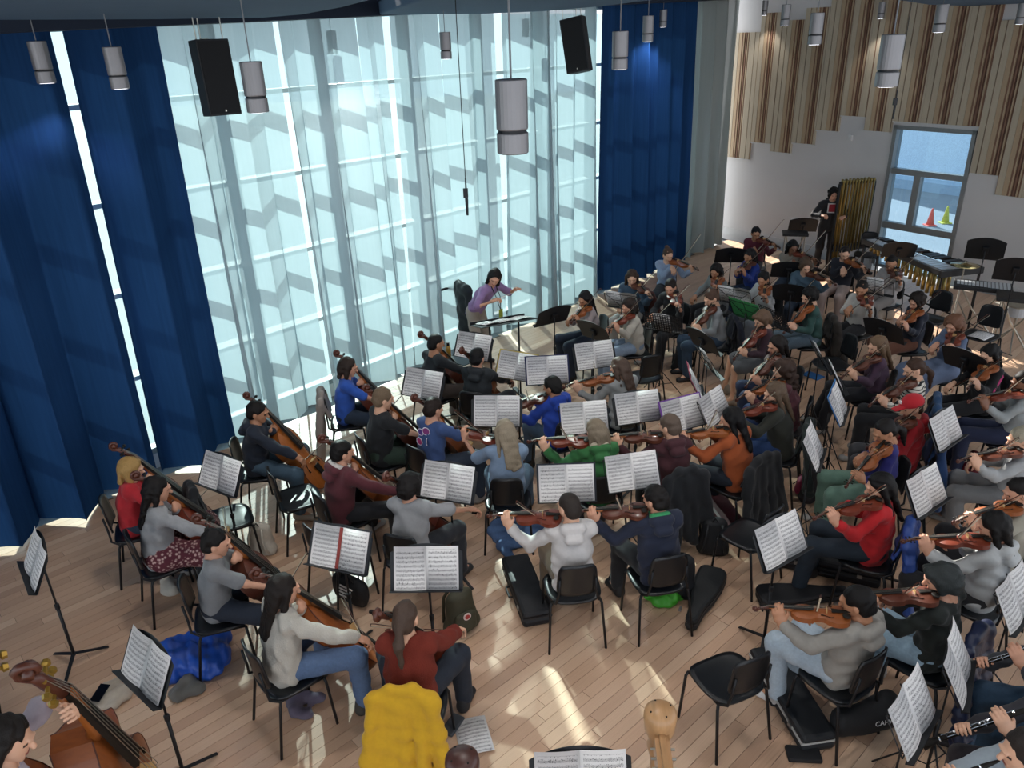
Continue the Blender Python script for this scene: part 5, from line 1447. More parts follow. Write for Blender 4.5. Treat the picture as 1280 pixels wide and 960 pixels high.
for px, az, kd, sh, fo, lab in SD:
    z = 1.28 if 'tall one' in lab else 1.02
    p = un(px[0], px[1], z)
    proto, DM = STANDS[kd]
    W = Matrix.Translation((p.x, p.y, z - 1.02)) @ Matrix.Rotation(rz(az), 4, 'Z')
    o = inst(proto, W, 'black music stand ' + lab, 'music stands')
    if z > 1.1:
        o.matrix_world = Matrix.Translation((p.x, p.y, 0)) @ Matrix.Rotation(rz(az), 4, 'Z') @ Matrix.Scale(z / 1.02, 4, Vector((0, 0, 1)))
        W = None
    if sh and W is not None:
        sh_ = sheet(W @ DM @ Matrix.Translation((0, -.005, .003)), 'open sheet music on the stand ' + lab, sh, fo)
        if 'above the cellist' in lab: MB().box((-.012, -.15, .006), (.012, .15, .012)).obj('spine', cloth_mat('8c3a34'), sh_)
    elif fo and W is not None:
        t = thing('folder', fo and 'bright green folder standing on the wire stand behind the grey pullover', 'folder'); t.matrix_world = W @ DM
        MB().box((-.24, -.16, .002), (-.004, .16, .008)).obj('cover', cloth_mat(fo), t); MB().box((.004, -.16, .002), (.24, .16, .008)).obj('cover', cloth_mat(fo), t)

# ------------------------------------------------------------------ empty chairs
EC = [((374, 622), 62, 'empty black chair with a shiny seat left of the maroon hoodie cellist'), ((287, 648), 62, 'black chair under the black coat by the left curtain'), ((424, 690), 44, 'empty black chair half behind the stand with the red-spined score'),
      ((803, 470), -20, 'empty black chair right of the pale grey cardigan'), ((908, 846), -24, 'empty black chair alone at the lower right'), ((935, 668), -40, 'empty black chair beside the maroon case'),
      ((1164, 398), -125, 'empty black chair below the vibraphone'), ((1226, 419), -128, 'empty black chair with a paper on its seat'), ((1040, 455), -98, 'empty black chair left of the plum sweater'),
      ((1083, 318), -150, 'empty black chair right of the chimes'), ((1187, 445), -110, 'black chair hidden behind the blue-grey dress')]
ECM = {}
for px, az, lab in EC[:-1]:
    p = un(px[0], px[1], .45); ECM[lab] = Matrix.Translation((p.x, p.y, 0)) @ Matrix.Rotation(rz(az), 4, 'Z')
    inst(CHAIR, ECM[lab], lab, 'black chairs')


# ------------------------------------------------------------------ cloth: jackets on chairs, heaps on the floor
def puff(f, dz=.09, amp=.012):
    Z = f.o[2] + f.h * np.arange(f.f.shape[2]); f.f += (amp * np.abs(np.sin(Z * PI / dz)) ** .5 * -1 + amp * .6).astype(np.float32)[None, None, :]


def chair_coat(W, label, col, kind='cloth', low=.22, wide=1.0, seed=0, name='jacket'):
    f = Field((-.42, -.62, .02), (.42, .05, 1.0), .0145); r_ = np.random.default_rng(seed + 50)
    for x in (-.15, -.075, 0, .075, .15):
        x *= wide; w_ = r_.uniform(.036, .05)
        f.cone((x * .8, -.262, .82 - abs(x) * .4), (x * 1.6 + r_.uniform(-.02, .02), -.34 + r_.uniform(-.03, .02), low + r_.uniform(.0, .12)), (w_, .024), (w_ * 1.35, .045), .014, (1, 0, 0))
        f.cone((x * .75, -.235, .80 - abs(x) * .4), (x * .8, -.19, .60), (.05, .018), (.05, .015), .02, (1, 0, 0))
    f.cone((0, -.275, .78), (0, -.31, low + .1), (.15 * wide, .014), (.20 * wide, .016), .02, (1, 0, 0))
    f.cone((-.07 * wide, -.25, .85), (.07 * wide, -.25, .85), .034, .034, .03)
    for s_ in (-1, 1): f.cone((s_ * .07 * wide, -.252, .85), (s_ * .19 * wide, -.265, .775), .034, .036, .03)
    f.cone((-.17 * wide, -.27, .80), (-.27 * wide, -.37, low + .14), .045, .036, .02); f.cone((.17 * wide, -.27, .80), (.26 * wide, -.35, low + .06), .045, .036, .02)
    if kind == 'puffer': puff(f)
    else:
        X = (f.o[0] + f.h * np.arange(f.f.shape[0]))[:, None, None]; Z = (f.o[2] + f.h * np.arange(f.f.shape[2]))[None, None, :]
        f.f += (.012 * np.clip(.80 - Z, 0, 1) * np.sin(X * 46 + 2.2 * np.sin(Z * 7 + seed) + seed)).astype(np.float32)
    f.wrinkle(.006, 30, seed)
    V, Q = f.mesh(); o = np_obj(name, [(V, Q, 0)], [cloth_mat(col, kind)]); o.matrix_world = W; tag(o, label, 'jacket', 'jackets')
    return o


for key, col, kd, low, lab, sd_ in [
    ('rust', 'c79a16', 'cloth', .05, 'mustard yellow jacket hung over the chair of the rust sweater cellist', 1), ('marv', '15181d', 'cloth', .12, 'black jacket over the chair of the maroon hoodie violinist', 2),
    ('oran', '111317', 'cloth', .10, 'long black coat over the chair of the orange sweater violinist', 3), ('oliv', '1f2a28', 'cloth', .15, 'dark green coat over the chair of the olive jacket violinist', 4),
    ('gpul', '161c2c', 'cloth', .2, 'navy jacket over the chair of the grey pullover violinist', 5), ('dgre', '2a2521', 'cloth', .18, 'dark brown coat over the chair of the dark green sweater violinist', 6),
    ('rcap', '20406e', 'cloth', .15, 'blue jacket over the chair of the red cap violinist', 7), ('bred', '2b4a92', 'puffer', .10, 'blue puffer jacket over the chair of the bright red sweater violinist', 8),
    ('bgsw', '17213f', 'puffer', .05, 'navy puffer jacket over the chair of the black-green sweater violinist', 9), ('bblu', '9a9088', 'knit', .1, 'pale fluffy coat over the chair of the bright blue shirt cellist', 10),
    ('stri', '26466a', 'cloth', .2, 'dark blue coat over the chair of the striped sweater violinist', 11), ('deni', '4a2420', 'cloth', .35, 'dark red jacket over the chair of the denim jacket violinist', 12),
    ('pstr', '15161a', 'cloth', .2, 'black coat over the chair of the pink stripe violinist', 13)]:
    chair_coat(PD[key][0], lab, col, kd, low, 1.0 if key != 'oran' else 1.25, sd_)
chair_coat(ECM[EC[1][2]], 'black coat draped over the chair by the left curtain', '121419', 'cloth', .05, 1.1, 15)


def heap(px, col, label, kind='cloth', r=.25, hgt=.13, seed=0, n=6, cat='jacket', name='jacket'):
    p = un(*px); rr = np.random.default_rng(seed); f = Field((-r * 1.9, -r * 1.9, 0), (r * 1.9, r * 1.9, hgt * 2.4), .016)
    for i in range(n):
        a = rr.uniform(0, 6.28); q = V3(math.cos(a), math.sin(a), 0) * r * rr.uniform(.2, .9); a2 = a + rr.uniform(.8, 2.2); q2 = V3(math.cos(a2), math.sin(a2), 0) * r * rr.uniform(.3, 1.1)
        f.cone(q + V3(0, 0, hgt * rr.uniform(.3, .7)), q2 + V3(0, 0, hgt * rr.uniform(.15, .5)), hgt * rr.uniform(.5, .8), hgt * rr.uniform(.35, .6), .05)
    if kind == 'puffer':
        X = (f.o[0] + f.h * np.arange(f.f.shape[0]))[:, None, None]; Y = (f.o[1] + f.h * np.arange(f.f.shape[1]))[None, :, None]
        f.f += (.014 * (.5 - np.abs(np.sin((X + .5 * Y) * PI / .085)))).astype(np.float32)
    f.wrinkle(.008, 38, seed); f.clip(2, .003)
    V, Q = f.mesh(); o = np_obj(name, [(V, Q, 0)], [cloth_mat(col, kind)]); o.location = p; tag(o, label, cat)
    return o


heap((250, 822), '1f4fae', 'bright blue puffer jacket lying on the floor at the lower left', 'puffer', .26, .15, 1, 8)
heap((236, 862), '5e5c58', 'grey cloth lying below the blue puffer jacket', 'cloth', .13, .06, 2, 5, 'cloth', 'cloth')
heap((143, 868), 'b5a999', 'beige tote bag crumpled on the floor at the lower left', 'cloth', .17, .06, 3, 6, 'bag', 'tote_bag')
heap((640, 668), '4a658e', 'denim jacket crumpled under the chair of the light blue shirt player', 'denim', .33, .09, 4, 9)
heap((380, 882), '5a5263', 'mauve scarf crumpled under the white sweater cellist', 'cloth', .13, .06, 5, 6, 'scarf', 'scarf')
heap((217, 735), 'b4aea2', 'small white plastic bag on the floor beside the plain grey T-shirt cellist', 'cloth', .10, .07, 6, 5, 'bag', 'plastic_bag')
heap((830, 748), '3f9a2a', 'bright green bag under the chair of the navy hoodie violinist', 'puffer', .15, .08, 7, 6, 'bag', 'bag')
heap((1106, 398), 'a8998a', 'pale paper bag on the floor below the glasses wearer', 'cloth', .14, .12, 8, 5, 'bag', 'paper_bag')


# ------------------------------------------------------------------ cases and bags
def on_floor(p1, p2, z=0.0):
    a, b = un(*p1), un(*p2); d = b - a; c = (a + b) / 2
    M = Matrix.Translation(c) @ Matrix.Rotation(math.atan2(d.y, d.x), 4, 'Z'); return M, d.length


def inst_case(p1, p2, w, h, col, label, trim=None, shape='oblong', L=None, name='violin_case', parts=True):
    M, l = on_floor(p1, p2); l = L or l
    t = thing(name, label, 'case', group='instrument cases'); t.matrix_world = M
    c = mat('case_' + col, col, .6, var=.15, scale=40, bump=.1)
    if shape == 'oblong': ol = [(-l / 2, -w / 2), (l / 2, -w / 2), (l / 2, w / 2), (-l / 2, w / 2)]
    else:
        ol = []
        for i in range(28):
            a = 2 * PI * i / 28; x = math.cos(a); ww = np.interp(x, [-1, -.5, 0, .45, 1], [.95, 1, .8, .5, .38]) * w / 2
            ol.append((x * l / 2 if abs(x) < .95 else math.copysign(l / 2, x), math.sin(a) / max(abs(math.sin(a)), .35) * ww if abs(math.sin(a)) > .35 else math.sin(a) / .35 * ww))
    MB().prism(ol, 0, h * .56, None).obj('lower_shell', c, t, bevel=.03)
    MB().prism(ol, h * .575, h, None).obj('lid', c, t, bevel=.03)
    MB().prism([(x * .985, y * .985) for x, y in ol], h * .5, h * .62).obj('seam', mat('trim_' + (trim or '2a2b2e'), trim or '2a2b2e', .5), t)
    MB().tube([(-.07, -w / 2 - .005, h * .45), (-.06, -w / 2 - .035, h * .45), (.06, -w / 2 - .035, h * .45), (.07, -w / 2 - .005, h * .45)], .009, 6).obj('handle', BLK, t)
    for x in (-l * .3, l * .3): MB().box((x - .02, -w / 2 - .008, h * .48), (x + .02, -w / 2 + .01, h * .68)).obj('latch', mat('latch_steel', '9a9b9c', .3, .8), t)
    return t


inst_case((641, 702), (676, 792), .25, .15, '12141a', 'long black fabric violin case left of the white hoodie violinist', L=.8)
inst_case((878, 614), (930, 688), .24, .14, '42141d', 'maroon violin case on the floor beside the empty chair', L=.82)
inst_case((962, 838), (1012, 922), .25, .14, '14181d', 'long black violin case with white trim under the empty chair', trim='b9b9b6', L=.85)
inst_case((892, 722), (862, 790), .25, .13, '15191c', 'black shaped violin case on the floor right of the navy hoodie violinist', shape='shaped', L=.76)
inst_case((985, 700), (1085, 722), .30, .17, '17151a', 'large black instrument case on the floor below the red sweater violinist', L=.85)
inst_case((1198, 835), (1228, 866), .2, .12, '111216', 'small black hard case with white stickers near the right edge', trim='b9b9b6', shape='shaped', L=.5)
inst_case((965, 752), (1040, 748), .26, .10, '101116', 'black violin case lying beside the beige hoodie violinist', shape='shaped', L=.76)


def backpack(px, az, col, label, lying=False, accent=None, S=1.0):
    p = un(*px); t = thing('backpack', label, 'backpack', p, rz(az), 'bags on the floor'); t.scale = (S, S, S)
    c = mat('nylon_' + col, col, .7, var=.2, scale=30, bump=.15)
    f = Field((-.2, -.16, 0), (.2, .2, .5), .014); f.cone((0, 0, .08), (0, 0, .34), (.15, .10), (.125, .075), .05, (1, 0, 0)); f.cone((-.1, 0, .05), (.1, 0, .05), .06, .06, .05); f.wrinkle(.006, 28, 3); f.clip(2, .002)
    V, Q = f.mesh(); np_obj('bag_body', [(V, Q, 0)], [c], t)
    f = Field((-.14, .04, .04), (.14, .18, .3), .012); f.cone((0, .09, .1), (0, .085, .2), (.10, .05), (.09, .04), .03, (1, 0, 0)); f.wrinkle(.004, 30, 5)
    V, Q = f.mesh(); np_obj('front_pocket', [(V, Q, 0)], [mat('nylon_' + (accent or col), accent or col, .7, var=.2, scale=30)], t)
    for s_ in (-1, 1): MB().tube([(s_ * .07, -.07, .38), (s_ * .085, -.13, .28), (s_ * .10, -.13, .14), (s_ * .12, -.09, .05)], .014, 6).obj('strap', c, t, smooth=True)
    MB().tube([(-.03, -.05, .40), (0, -.05, .44), (.03, -.05, .40)], .007, 6).obj('handle', BLK, t)
    return t


bp_ = backpack((577, 785), 150, '3c3a2a', 'olive green backpack with a round red badge on the floor', S=.95)
MB().lathe([(.035, 0), (.035, .006)], 18, M=Matrix.Translation((0, .128, .22)) @ Matrix.Rotation(-PI / 2, 4, 'X')).obj('badge', cloth_mat('d9c3bd'), bp_); MB().lathe([(.022, .006), (.022, .009)], 16, M=Matrix.Translation((0, .128, .22)) @ Matrix.Rotation(-PI / 2, 4, 'X')).obj('badge_centre', cloth_mat('b03a35'), bp_)
backpack((846, 742), 20, '101217', 'black backpack right of the navy hoodie violinist')
backpack((1010, 622), -60, '1a171b', 'dark backpack with a magenta pocket before the green trousers', accent='8c2048')
backpack((1213, 600), -70, '5a1420', 'dark red bag at the feet of the player with sleeve patch', accent='7a1a2c', S=.8)
backpack((705, 455), 90, '111317', 'black bag under the stand right of the conductor', S=.8)
backpack((852, 462), -30, '16191e', 'black bag on the floor below the perforated stand')
backpack((890, 690), 10, '14171c', 'boxy black bag below the black jacket of the maroon hoodie violinist', S=.9)
backpack((330, 690), 10, 'c4bdb0', 'pale tote bag with a dark letter under the shiny empty chair', S=.8)

# flat black bag with lettering, tote beside the red-backed score
M, l = on_floor((1036, 922), (1114, 906))
t = thing('instrument_bag', 'black fabric bag with white lettering on the floor at the lower right', 'bag'); t.matrix_world = M
f = Field((-.26, -.14, 0), (.28, .14, .42), .014); f.cone((-.16, 0, .12), (.18, 0, .14), (.11, .08), (.13, .09), .05, (0, 0, 1)); f.cone((.13, 0, .14), (.15, 0, .27), (.09, .075), (.06, .05), .05, (1, 0, 0)); f.wrinkle(.006, 25, 8); f.clip(2, .002)
V, Q = f.mesh(); np_obj('bag_body', [(V, Q, 0)], [mat('nylon_black', '0f1014', .75, var=.2, scale=30, bump=.1)], t)


def text(body, size, M, material, parent=None, name='lettering'):
    cu = bpy.data.curves.new(name, 'FONT'); cu.body = body; cu.size = size; cu.extrude = .001; cu.align_x = 'CENTER'
    tmp = bpy.data.objects.new(name, cu); COL.objects.link(tmp)
    me = bpy.data.meshes.new_from_object(tmp.evaluated_get(bpy.context.evaluated_depsgraph_get())); bpy.data.objects.remove(tmp)
    me.materials.clear(); me.materials.append(material)
    o = bpy.data.objects.new(name, me); COL.objects.link(o); o.parent = parent; o.matrix_local = M
    return o


WL = mat('white_print', 'd6d6d6', .7)
text('CAHAYA', .05, Matrix.Translation((.12, -.100, .145)) @ Matrix.Rotation(math.radians(78), 4, 'X'), WL, t)
p = un(441, 752); t = thing('tote_bag', 'black tote bag with white print below the red-spined score', 'bag', p, rz(35))
f = Field((-.24, -.13, 0), (.24, .13, .4), .014); f.cone((-.13, 0, .12), (.13, 0, .12), (.12, .06), (.12, .06), .03, (0, 0, 1)); f.cone((-.12, 0, .2), (.12, 0, .2), .06, .06, .04); f.wrinkle(.005, 25, 9); f.clip(2, .002)
V, Q = f.mesh(); np_obj('bag_body', [(V, Q, 0)], [MATS['nylon_black']], t)
for s_ in (-1, 1): MB().tube([(-.08, s_ * .03, .25), (-.06, s_ * .05, .34), (.06, s_ * .05, .34), (.08, s_ * .03, .25)], .008, 6).obj('handle', MATS['nylon_black'], t)
for i in range(4): MB().box((-.08 + .012 * i, -.078, .10 + .035 * i), (.04 + .02 * i, -.072, .115 + .035 * i)).obj('print_mark', WL, t)

# bottle, phone, tablet, paper on the floor, pouch
p = un(98, 893); t = thing('water_bottle', 'black water bottle with a loop lid on the floor beside the bass', 'bottle', p)
MB().lathe([(.034, 0), (.037, .01), (.037, .19), (.03, .205)], 18).obj('flask', mat('bottle_black', '131518', .4), t, smooth=False); MB().lathe([(.03, .205), (.032, .21), (.032, .245), (.026, .25)], 18).obj('lid', BLK, t); MB().tube([(-.02, 0, .25), (-.015, 0, .285), (.015, 0, .285), (.02, 0, .25)], .005, 6).obj('loop', BLK, t)
p = un(125, 866, .1); o = tag(MB().box((-.037, -.075, -.004), (.037, .075, .005)).obj('phone', mat('phone_glass', '0c0e14', .12), bevel=.004), 'black phone lying on the beige tote bag', 'phone'); o.location = p; o.rotation_euler = (.1, .1, -.1)
p = un(1016, 470); o = tag(MB().box((-.09, -.13, 0), (.09, .13, .012)).obj('tablet', cloth_mat('1f6fb5'), bevel=.004), 'bright blue tablet case on the floor by the wine red player', 'tablet'); o.location = p; o.rotation_euler = (0, 0, .6)
p = un(592, 921, .002); sheet(Matrix.Translation(p) @ Matrix.Rotation(.25, 4, 'Z'), 'single sheet of music lying on the floor at the bottom', 1)
p = un(1226, 420, .458); sheet(Matrix.Translation(p) @ Matrix.Rotation(2.2, 4, 'Z'), 'single sheet of music lying on an empty chair seat', 1)
p = un(1004, 945); o = tag(MB().box((-.11, -.06, 0), (.11, .06, .035)).obj('pouch', MATS['nylon_black'], bevel=.012), 'small black pouch on the floor at the bottom right', 'pouch'); o.location = p; o.rotation_euler = (0, 0, -.1)
p = un(566, 908); o = tag(MB().box((-.05, -.09, 0), (.05, .09, .03)).obj('pouch', mat('pouch_grey', '3a3d42', .6), bevel=.012), 'small grey pouch beside the rust sweater cellist', 'pouch'); o.location = p; o.rotation_euler = (0, 0, -.5)

# ------------------------------------------------------------------ around the conductor
cp = un(630, 402, 1.08); t = thing('conductor_stand', 'wide black conductor stand with a flat desk on two poles', 'music stand', (cp.x, cp.y, 0), rz(158))
MB().box((-.38, -.22, -.012), (.38, .22, 0), Matrix.Translation((0, 0, 1.08)) @ Matrix.Rotation(math.radians(14), 4, 'X')).obj('desk', STANDB, t, bevel=.004)
MB().box((-.38, -.235, -.012), (.38, -.22, .035), Matrix.Translation((0, 0, 1.08)) @ Matrix.Rotation(math.radians(14), 4, 'X')).obj('lip', STANDB, t)
for s_ in (-1, 1):
    MB().tube([(s_ * .2, 0, 1.07), (s_ * .2, 0, .03)], .013, 8).obj('pole', STANDB, t, smooth=True); MB().box((s_ * .2 - .03, -.22, 0), (s_ * .2 + .03, .22, .03)).obj('foot', STANDB, t, bevel=.005)
CM = Matrix.Translation((cp.x, cp.y, 1.084)) @ Matrix.Rotation(rz(158), 4, 'Z') @ Matrix.Rotation(math.radians(14), 4, 'X')
sheet(CM @ Matrix.Translation((-.12, 0, .002)), 'open score at the left on the conductor stand', 2)
o = sheet(CM @ Matrix.Translation((.22, .02, .008)) @ Matrix.Rotation(.12, 4, 'Z'), 'loose score page at the right on the conductor stand', 1)
a, b_ = un(553, 445), un(574, 440)
rl = thing('stand_rail', 'bent black tube rail behind the conductor', 'rail', a)
d_ = (b_ - a); d_.z = 0
MB().tube([(0, 0, 0), (0, 0, .96), (d_.x * .12, d_.y * .12, 1.03), (d_.x * 1.1, d_.y * 1.1, 1.06), (d_.x * 1.25, d_.y * 1.25, 1.02), (d_.x * 1.3, d_.y * 1.3, 0)], .02, 8).obj('tube', BLK, rl, smooth=True)
p = un(583, 445)
f = Field((-.3, -.25, .1), (.3, .25, 1.25), .018)
f.cone((-.14, 0, 1.10), (.14, 0, 1.10), .06, .06, .05); f.cone((0, 0, 1.05), (0, .02, .30), (.18, .07), (.16, .09), .06, (1, 0, 0)); f.cone((-.17, 0, 1.05), (-.2, .05, .5), .06, .045, .03); f.cone((.17, 0, 1.05), (.2, .05, .45), .06, .045, .03); f.wrinkle(.008, 26, 12)
V, Q = f.mesh(); o = np_obj('coat', [(V, Q, 0)], [cloth_mat('1d262a')]); o.location = p; o.rotation_euler = (0, 0, rz(60)); tag(o, 'long dark coat hanging on the rail behind the conductor', 'coat')
p = un(574, 446, .80); t = thing('side_desk', 'flat black stand used as a side table between two cellists', 'music stand', (p.x, p.y, 0), rz(40))
MB().box((-.24, -.17, .79), (.24, .17, .80)).obj('desk', mat('desk_grey', '3a4650', .4), t); MB().tube([(0, 0, .79), (0, 0, .05)], .012, 8).obj('pole', STANDB, t)
for i in range(3): MB().box((0, -.012, .02), (.25, .012, .03), Matrix.Rotation(2.1 * i, 4, 'Z')).obj('leg', STANDB, t)
p = un(561, 447, .80); t = thing('drink_bottle', 'yellow drink bottle with black cap on the side table', 'bottle', p)
MB().lathe([(.03, 0), (.032, .01), (.032, .13), (.022, .16)], 14).obj('bottle_body', mat('yellow_drink', 'b08a3a', .3), t); MB().lathe([(.02, .16), (.02, .2)], 12).obj('cap', BLK, t)

# ------------------------------------------------------------------ harps at the bottom edge
def harp(px, zt, az, wood, label):
    w = varnish('harp_' + wood, wood); p = un(px[0], px[1], zt)
    t = thing('harp', label, 'harp', (p.x, p.y, 0), rz(az), 'harps')
    k = zt / 1.84
    MB().lathe([(.075, 0), (.08, .06), (.05, .12), (.032, .2), (.03, 1.45), (.034, 1.55), (.05, 1.62), (.042, 1.66), (.064, 1.72), (.070, 1.79), (.066, 1.815), (.045, 1.832), (.01, 1.84)], 20).obj('column', w, t, smooth=True)
    for i in range(4):
        a = PI / 2 * i + .4; MB().lathe([(.004, 0), (.004, .004)], 8, c=(.046 * math.cos(a), .046 * math.sin(a), 1.829)).obj('crown_screw', EBONY, t)
    nk = [(0, -.05, 1.70), (0, -.2, 1.68), (0, -.38, 1.60), (0, -.55, 1.56), (0, -.70, 1.60), (0, -.80, 1.56)]
    nb = MB(); n = 14; pts = [Vector((0, np.interp(i, range(6), [q[1] for q in nk]), np.interp(i, range(6), [q[2] for q in nk]))) for i in np.linspace(0, 5, n)]
    nb.grid(lambda u, v: (pts[min(int(u * (n - 1) + .5), n - 1)].x + (-.03, -.03, .03, .03, -.03)[int(v * 4 + .5)], pts[min(int(u * (n - 1) + .5), n - 1)].y, pts[min(int(u * (n - 1) + .5), n - 1)].z + (-.05, .05, .05, -.05, -.05)[int(v * 4 + .5)]), n, 5)
    nb.obj('neck', w, t)
    MB().box((-.012, -.75, 1.6), (.012, -.06, 1.76)).obj('neck_rib', w, t)
    bd = MB().tube([(0, -.02, .12), (0, -.45, .75), (0, -.80, 1.5)], [.17, .12, .07], 12); bd.obj('sound_body', w, t, smooth=True)
    for i in range(16):
        y = -.10 - .042 * i; z = float(np.interp(-y, [.05, .2, .38, .55, .70, .80], [1.70, 1.68, 1.60, 1.56, 1.60, 1.56]))
        MB().tube([(-.05, y, z + .02), (.05, y, z + .02)], .006, 6).obj('tuning_pin', STRING, t)
        zb = float(np.interp(-y, [.02, .45, .80], [.30, .88, 1.56]))
        if z - zb > .05: MB().tube([(.035, y, z), (.0, y, zb)], .0012, 4).obj('string', HAIRM, t)
    return t


harp((826, 886), 1.83, 4, 'b58a5e', 'pale wooden harp whose round crown rises at the bottom edge')
harp((577, 944), 1.83, -12, '4a2a22', 'dark mahogany harp whose round crown shows at the bottom edge')

# ------------------------------------------------------------------ percussion corner
BRASS = mat('brass_tube', '94834f', .3, .8, var=.15, scale=6)
cc_ = un(1055, 341); ca_, cb2 = cc_ + Vector((-.36, -.09, 0)), cc_ + Vector((.36, .09, 0))
d_ = cb2 - ca_; wid = d_.length
t = thing('tubular_chimes', 'tall set of golden tubular chimes in a black frame', 'chimes', (ca_ + cb2) / 2, math.atan2(d_.y, d_.x), None)
for s_ in (-1, 1):
    MB().box((s_ * wid / 2 - .02, -.02, .05), (s_ * wid / 2 + .02, .02, 1.72)).obj('post', BLK, t); MB().box((s_ * wid / 2 - .03, -.3, 0), (s_ * wid / 2 + .03, .3, .05)).obj('foot', BLK, t)
MB().box((-wid / 2, -.03, 1.70), (wid / 2, .03, 1.76)).obj('top_bar', BLK, t); MB().box((-wid / 2, -.05, .46), (wid / 2, .05, .58)).obj('damper_bar', BLK, t)
for r_, n in ((-.04, 11), (.06, 8)):
    for i in range(n):
        x = -wid / 2 + .05 + (wid - .1) * (i + (.5 if r_ > 0 else 0)) / (n - 1 + (1 if r_ > 0 else 0)); MB().lathe([(.02, .30 + .022 * i), (.02, 1.74), (.024, 1.745), (.024, 1.79)], 10, c=(x, r_, 0)).obj('chime_tube', BRASS, t, smooth=True)
va_, vb = un(1092, 300, .86), un(1196, 337, .86)
d_ = vb - va_; vl = d_.length
t = thing('vibraphone', 'vibraphone with silver and black bars and brass resonator tubes', 'vibraphone', ((va_ + vb) / 2 - Vector((0, 0, .86))), math.atan2(d_.y, d_.x))
SIL = mat('silver_bar', 'c9ced3', .3, .25, var=.08); VB = mat('vibe_frame', '121317', .5)
nb_ = 18
for i in range(nb_):
    x = -vl / 2 + vl * (i + .5) / nb_; hw_ = .12 + .13 * i / nb_
    MB().box((x - vl / nb_ * .40, -hw_ - .03, .865), (x + vl / nb_ * .40, .02, .885)).obj('bar', SIL, t)
    if i % 7 not in (2, 6): MB().box((x + vl / nb_ * .12, .04, .885), (x + vl / nb_ * .88, hw_ * 1.6, .905)).obj('bar', VB, t)
    MB().lathe([(.030, .80 - .12 - .40 * (i / nb_) ** 1.2), (.030, .83)], 10, c=(x, -hw_ * .55, 0)).obj('resonator', BRASS, t, smooth=True)
    if i % 3 == 0: MB().lathe([(.030, .62 - .36 * (i / nb_) ** 1.2), (.030, .83)], 10, c=(x, hw_ * .7, 0)).obj('resonator', BRASS, t, smooth=True)
MB().add([(-vl / 2 - .06, -.19, .80), (vl / 2 + .06, -.34, .80), (vl / 2 + .06, -.31, .80), (-vl / 2 - .06, -.16, .80), (-vl / 2 - .06, -.19, .88), (vl / 2 + .06, -.34, .88), (vl / 2 + .06, -.31, .88), (-vl / 2 - .06, -.16, .88)], [(0, 3, 2, 1), (4, 5, 6, 7), (0, 1, 5, 4), (1, 2, 6, 5), (2, 3, 7, 6), (3, 0, 4, 7)]).obj('rail', VB, t)
MB().add([(-vl / 2 - .06, .20, .80), (vl / 2 + .06, .40, .80), (vl / 2 + .06, .43, .80), (-vl / 2 - .06, .23, .80), (-vl / 2 - .06, .20, .88), (vl / 2 + .06, .40, .88), (vl / 2 + .06, .43, .88), (-vl / 2 - .06, .23, .88)], [(0, 3, 2, 1), (4, 5, 6, 7), (0, 1, 5, 4), (1, 2, 6, 5), (2, 3, 7, 6), (3, 0, 4, 7)]).obj('rail', VB, t)
for x, y0_, y1_ in ((-vl / 2 - .05, -.19, .23), (vl / 2 + .05, -.34, .43)):
    MB().box((x - .03, y0_, .78), (x + .03, y1_, .88)).obj('end_block', VB, t)
    for y in (y0_ + .05, y1_ - .05): MB().tube([(x, y, .78), (x, y, 0)], .016, 8).obj('leg', VB, t)
MB().tube([(-vl / 2 - .05, 0, .15), (vl / 2 + .05, 0, .15)], .014, 8).obj('cross_bar', VB, t)
p = un(1206, 331, .98); t = thing('cymbal', 'suspended cymbal on a stand at the right end of the vibraphone', 'cymbal', (p.x, p.y, 0))
CY = mat('cymbal_bronze', 'b9a878', .25, .85)
MB().lathe([(.20, .972), (.205, .974), (.06, .995), (.03, 1.01), (.0, 1.012)], 28).obj('plate', CY, t, smooth=True); MB().tube([(0, 0, 1.04), (0, 0, .35)], .012, 8).obj('pole', STRING, t)
for i in range(3): a = 2.1 * i; MB().tube([(0, 0, .42), (.26 * math.cos(a), .26 * math.sin(a), .01)], .009, 6).obj('leg', STRING, t)


def trap_table(px, az, w, d, label, bars=0, z=.86):
    p = un(px[0], px[1], z); t = thing('percussion_table' if not bars else 'glockenspiel', label, 'table' if not bars else 'glockenspiel', (p.x, p.y, 0), rz(az))
    MB().box((-w / 2, -d / 2, z - .05), (w / 2, d / 2, z)).obj('top', VB, t, bevel=.006)
    for i in range(bars): x = -w / 2 + .03 + (w - .06) * (i + .5) / bars; MB().box((x - .4 * w / bars, -d * .4 * (1 - .5 * i / bars), z + .004), (x + .4 * w / bars * .8, d * .4 * (1 - .5 * i / bars), z + .014)).obj('bar', SIL, t)
    for s_ in (-1, 1):
        MB().tube([(s_ * w * .4, -d * .3, 0), (-s_ * w * .1, 0, z * .55), (s_ * -w * .35, d * .25, z - .05)], .013, 8).obj('leg', STRING, t); MB().tube([(s_ * w * .4, d * .3, 0), (s_ * w * .38, d * .2, z - .05)], .013, 8).obj('leg', STRING, t)
    return t


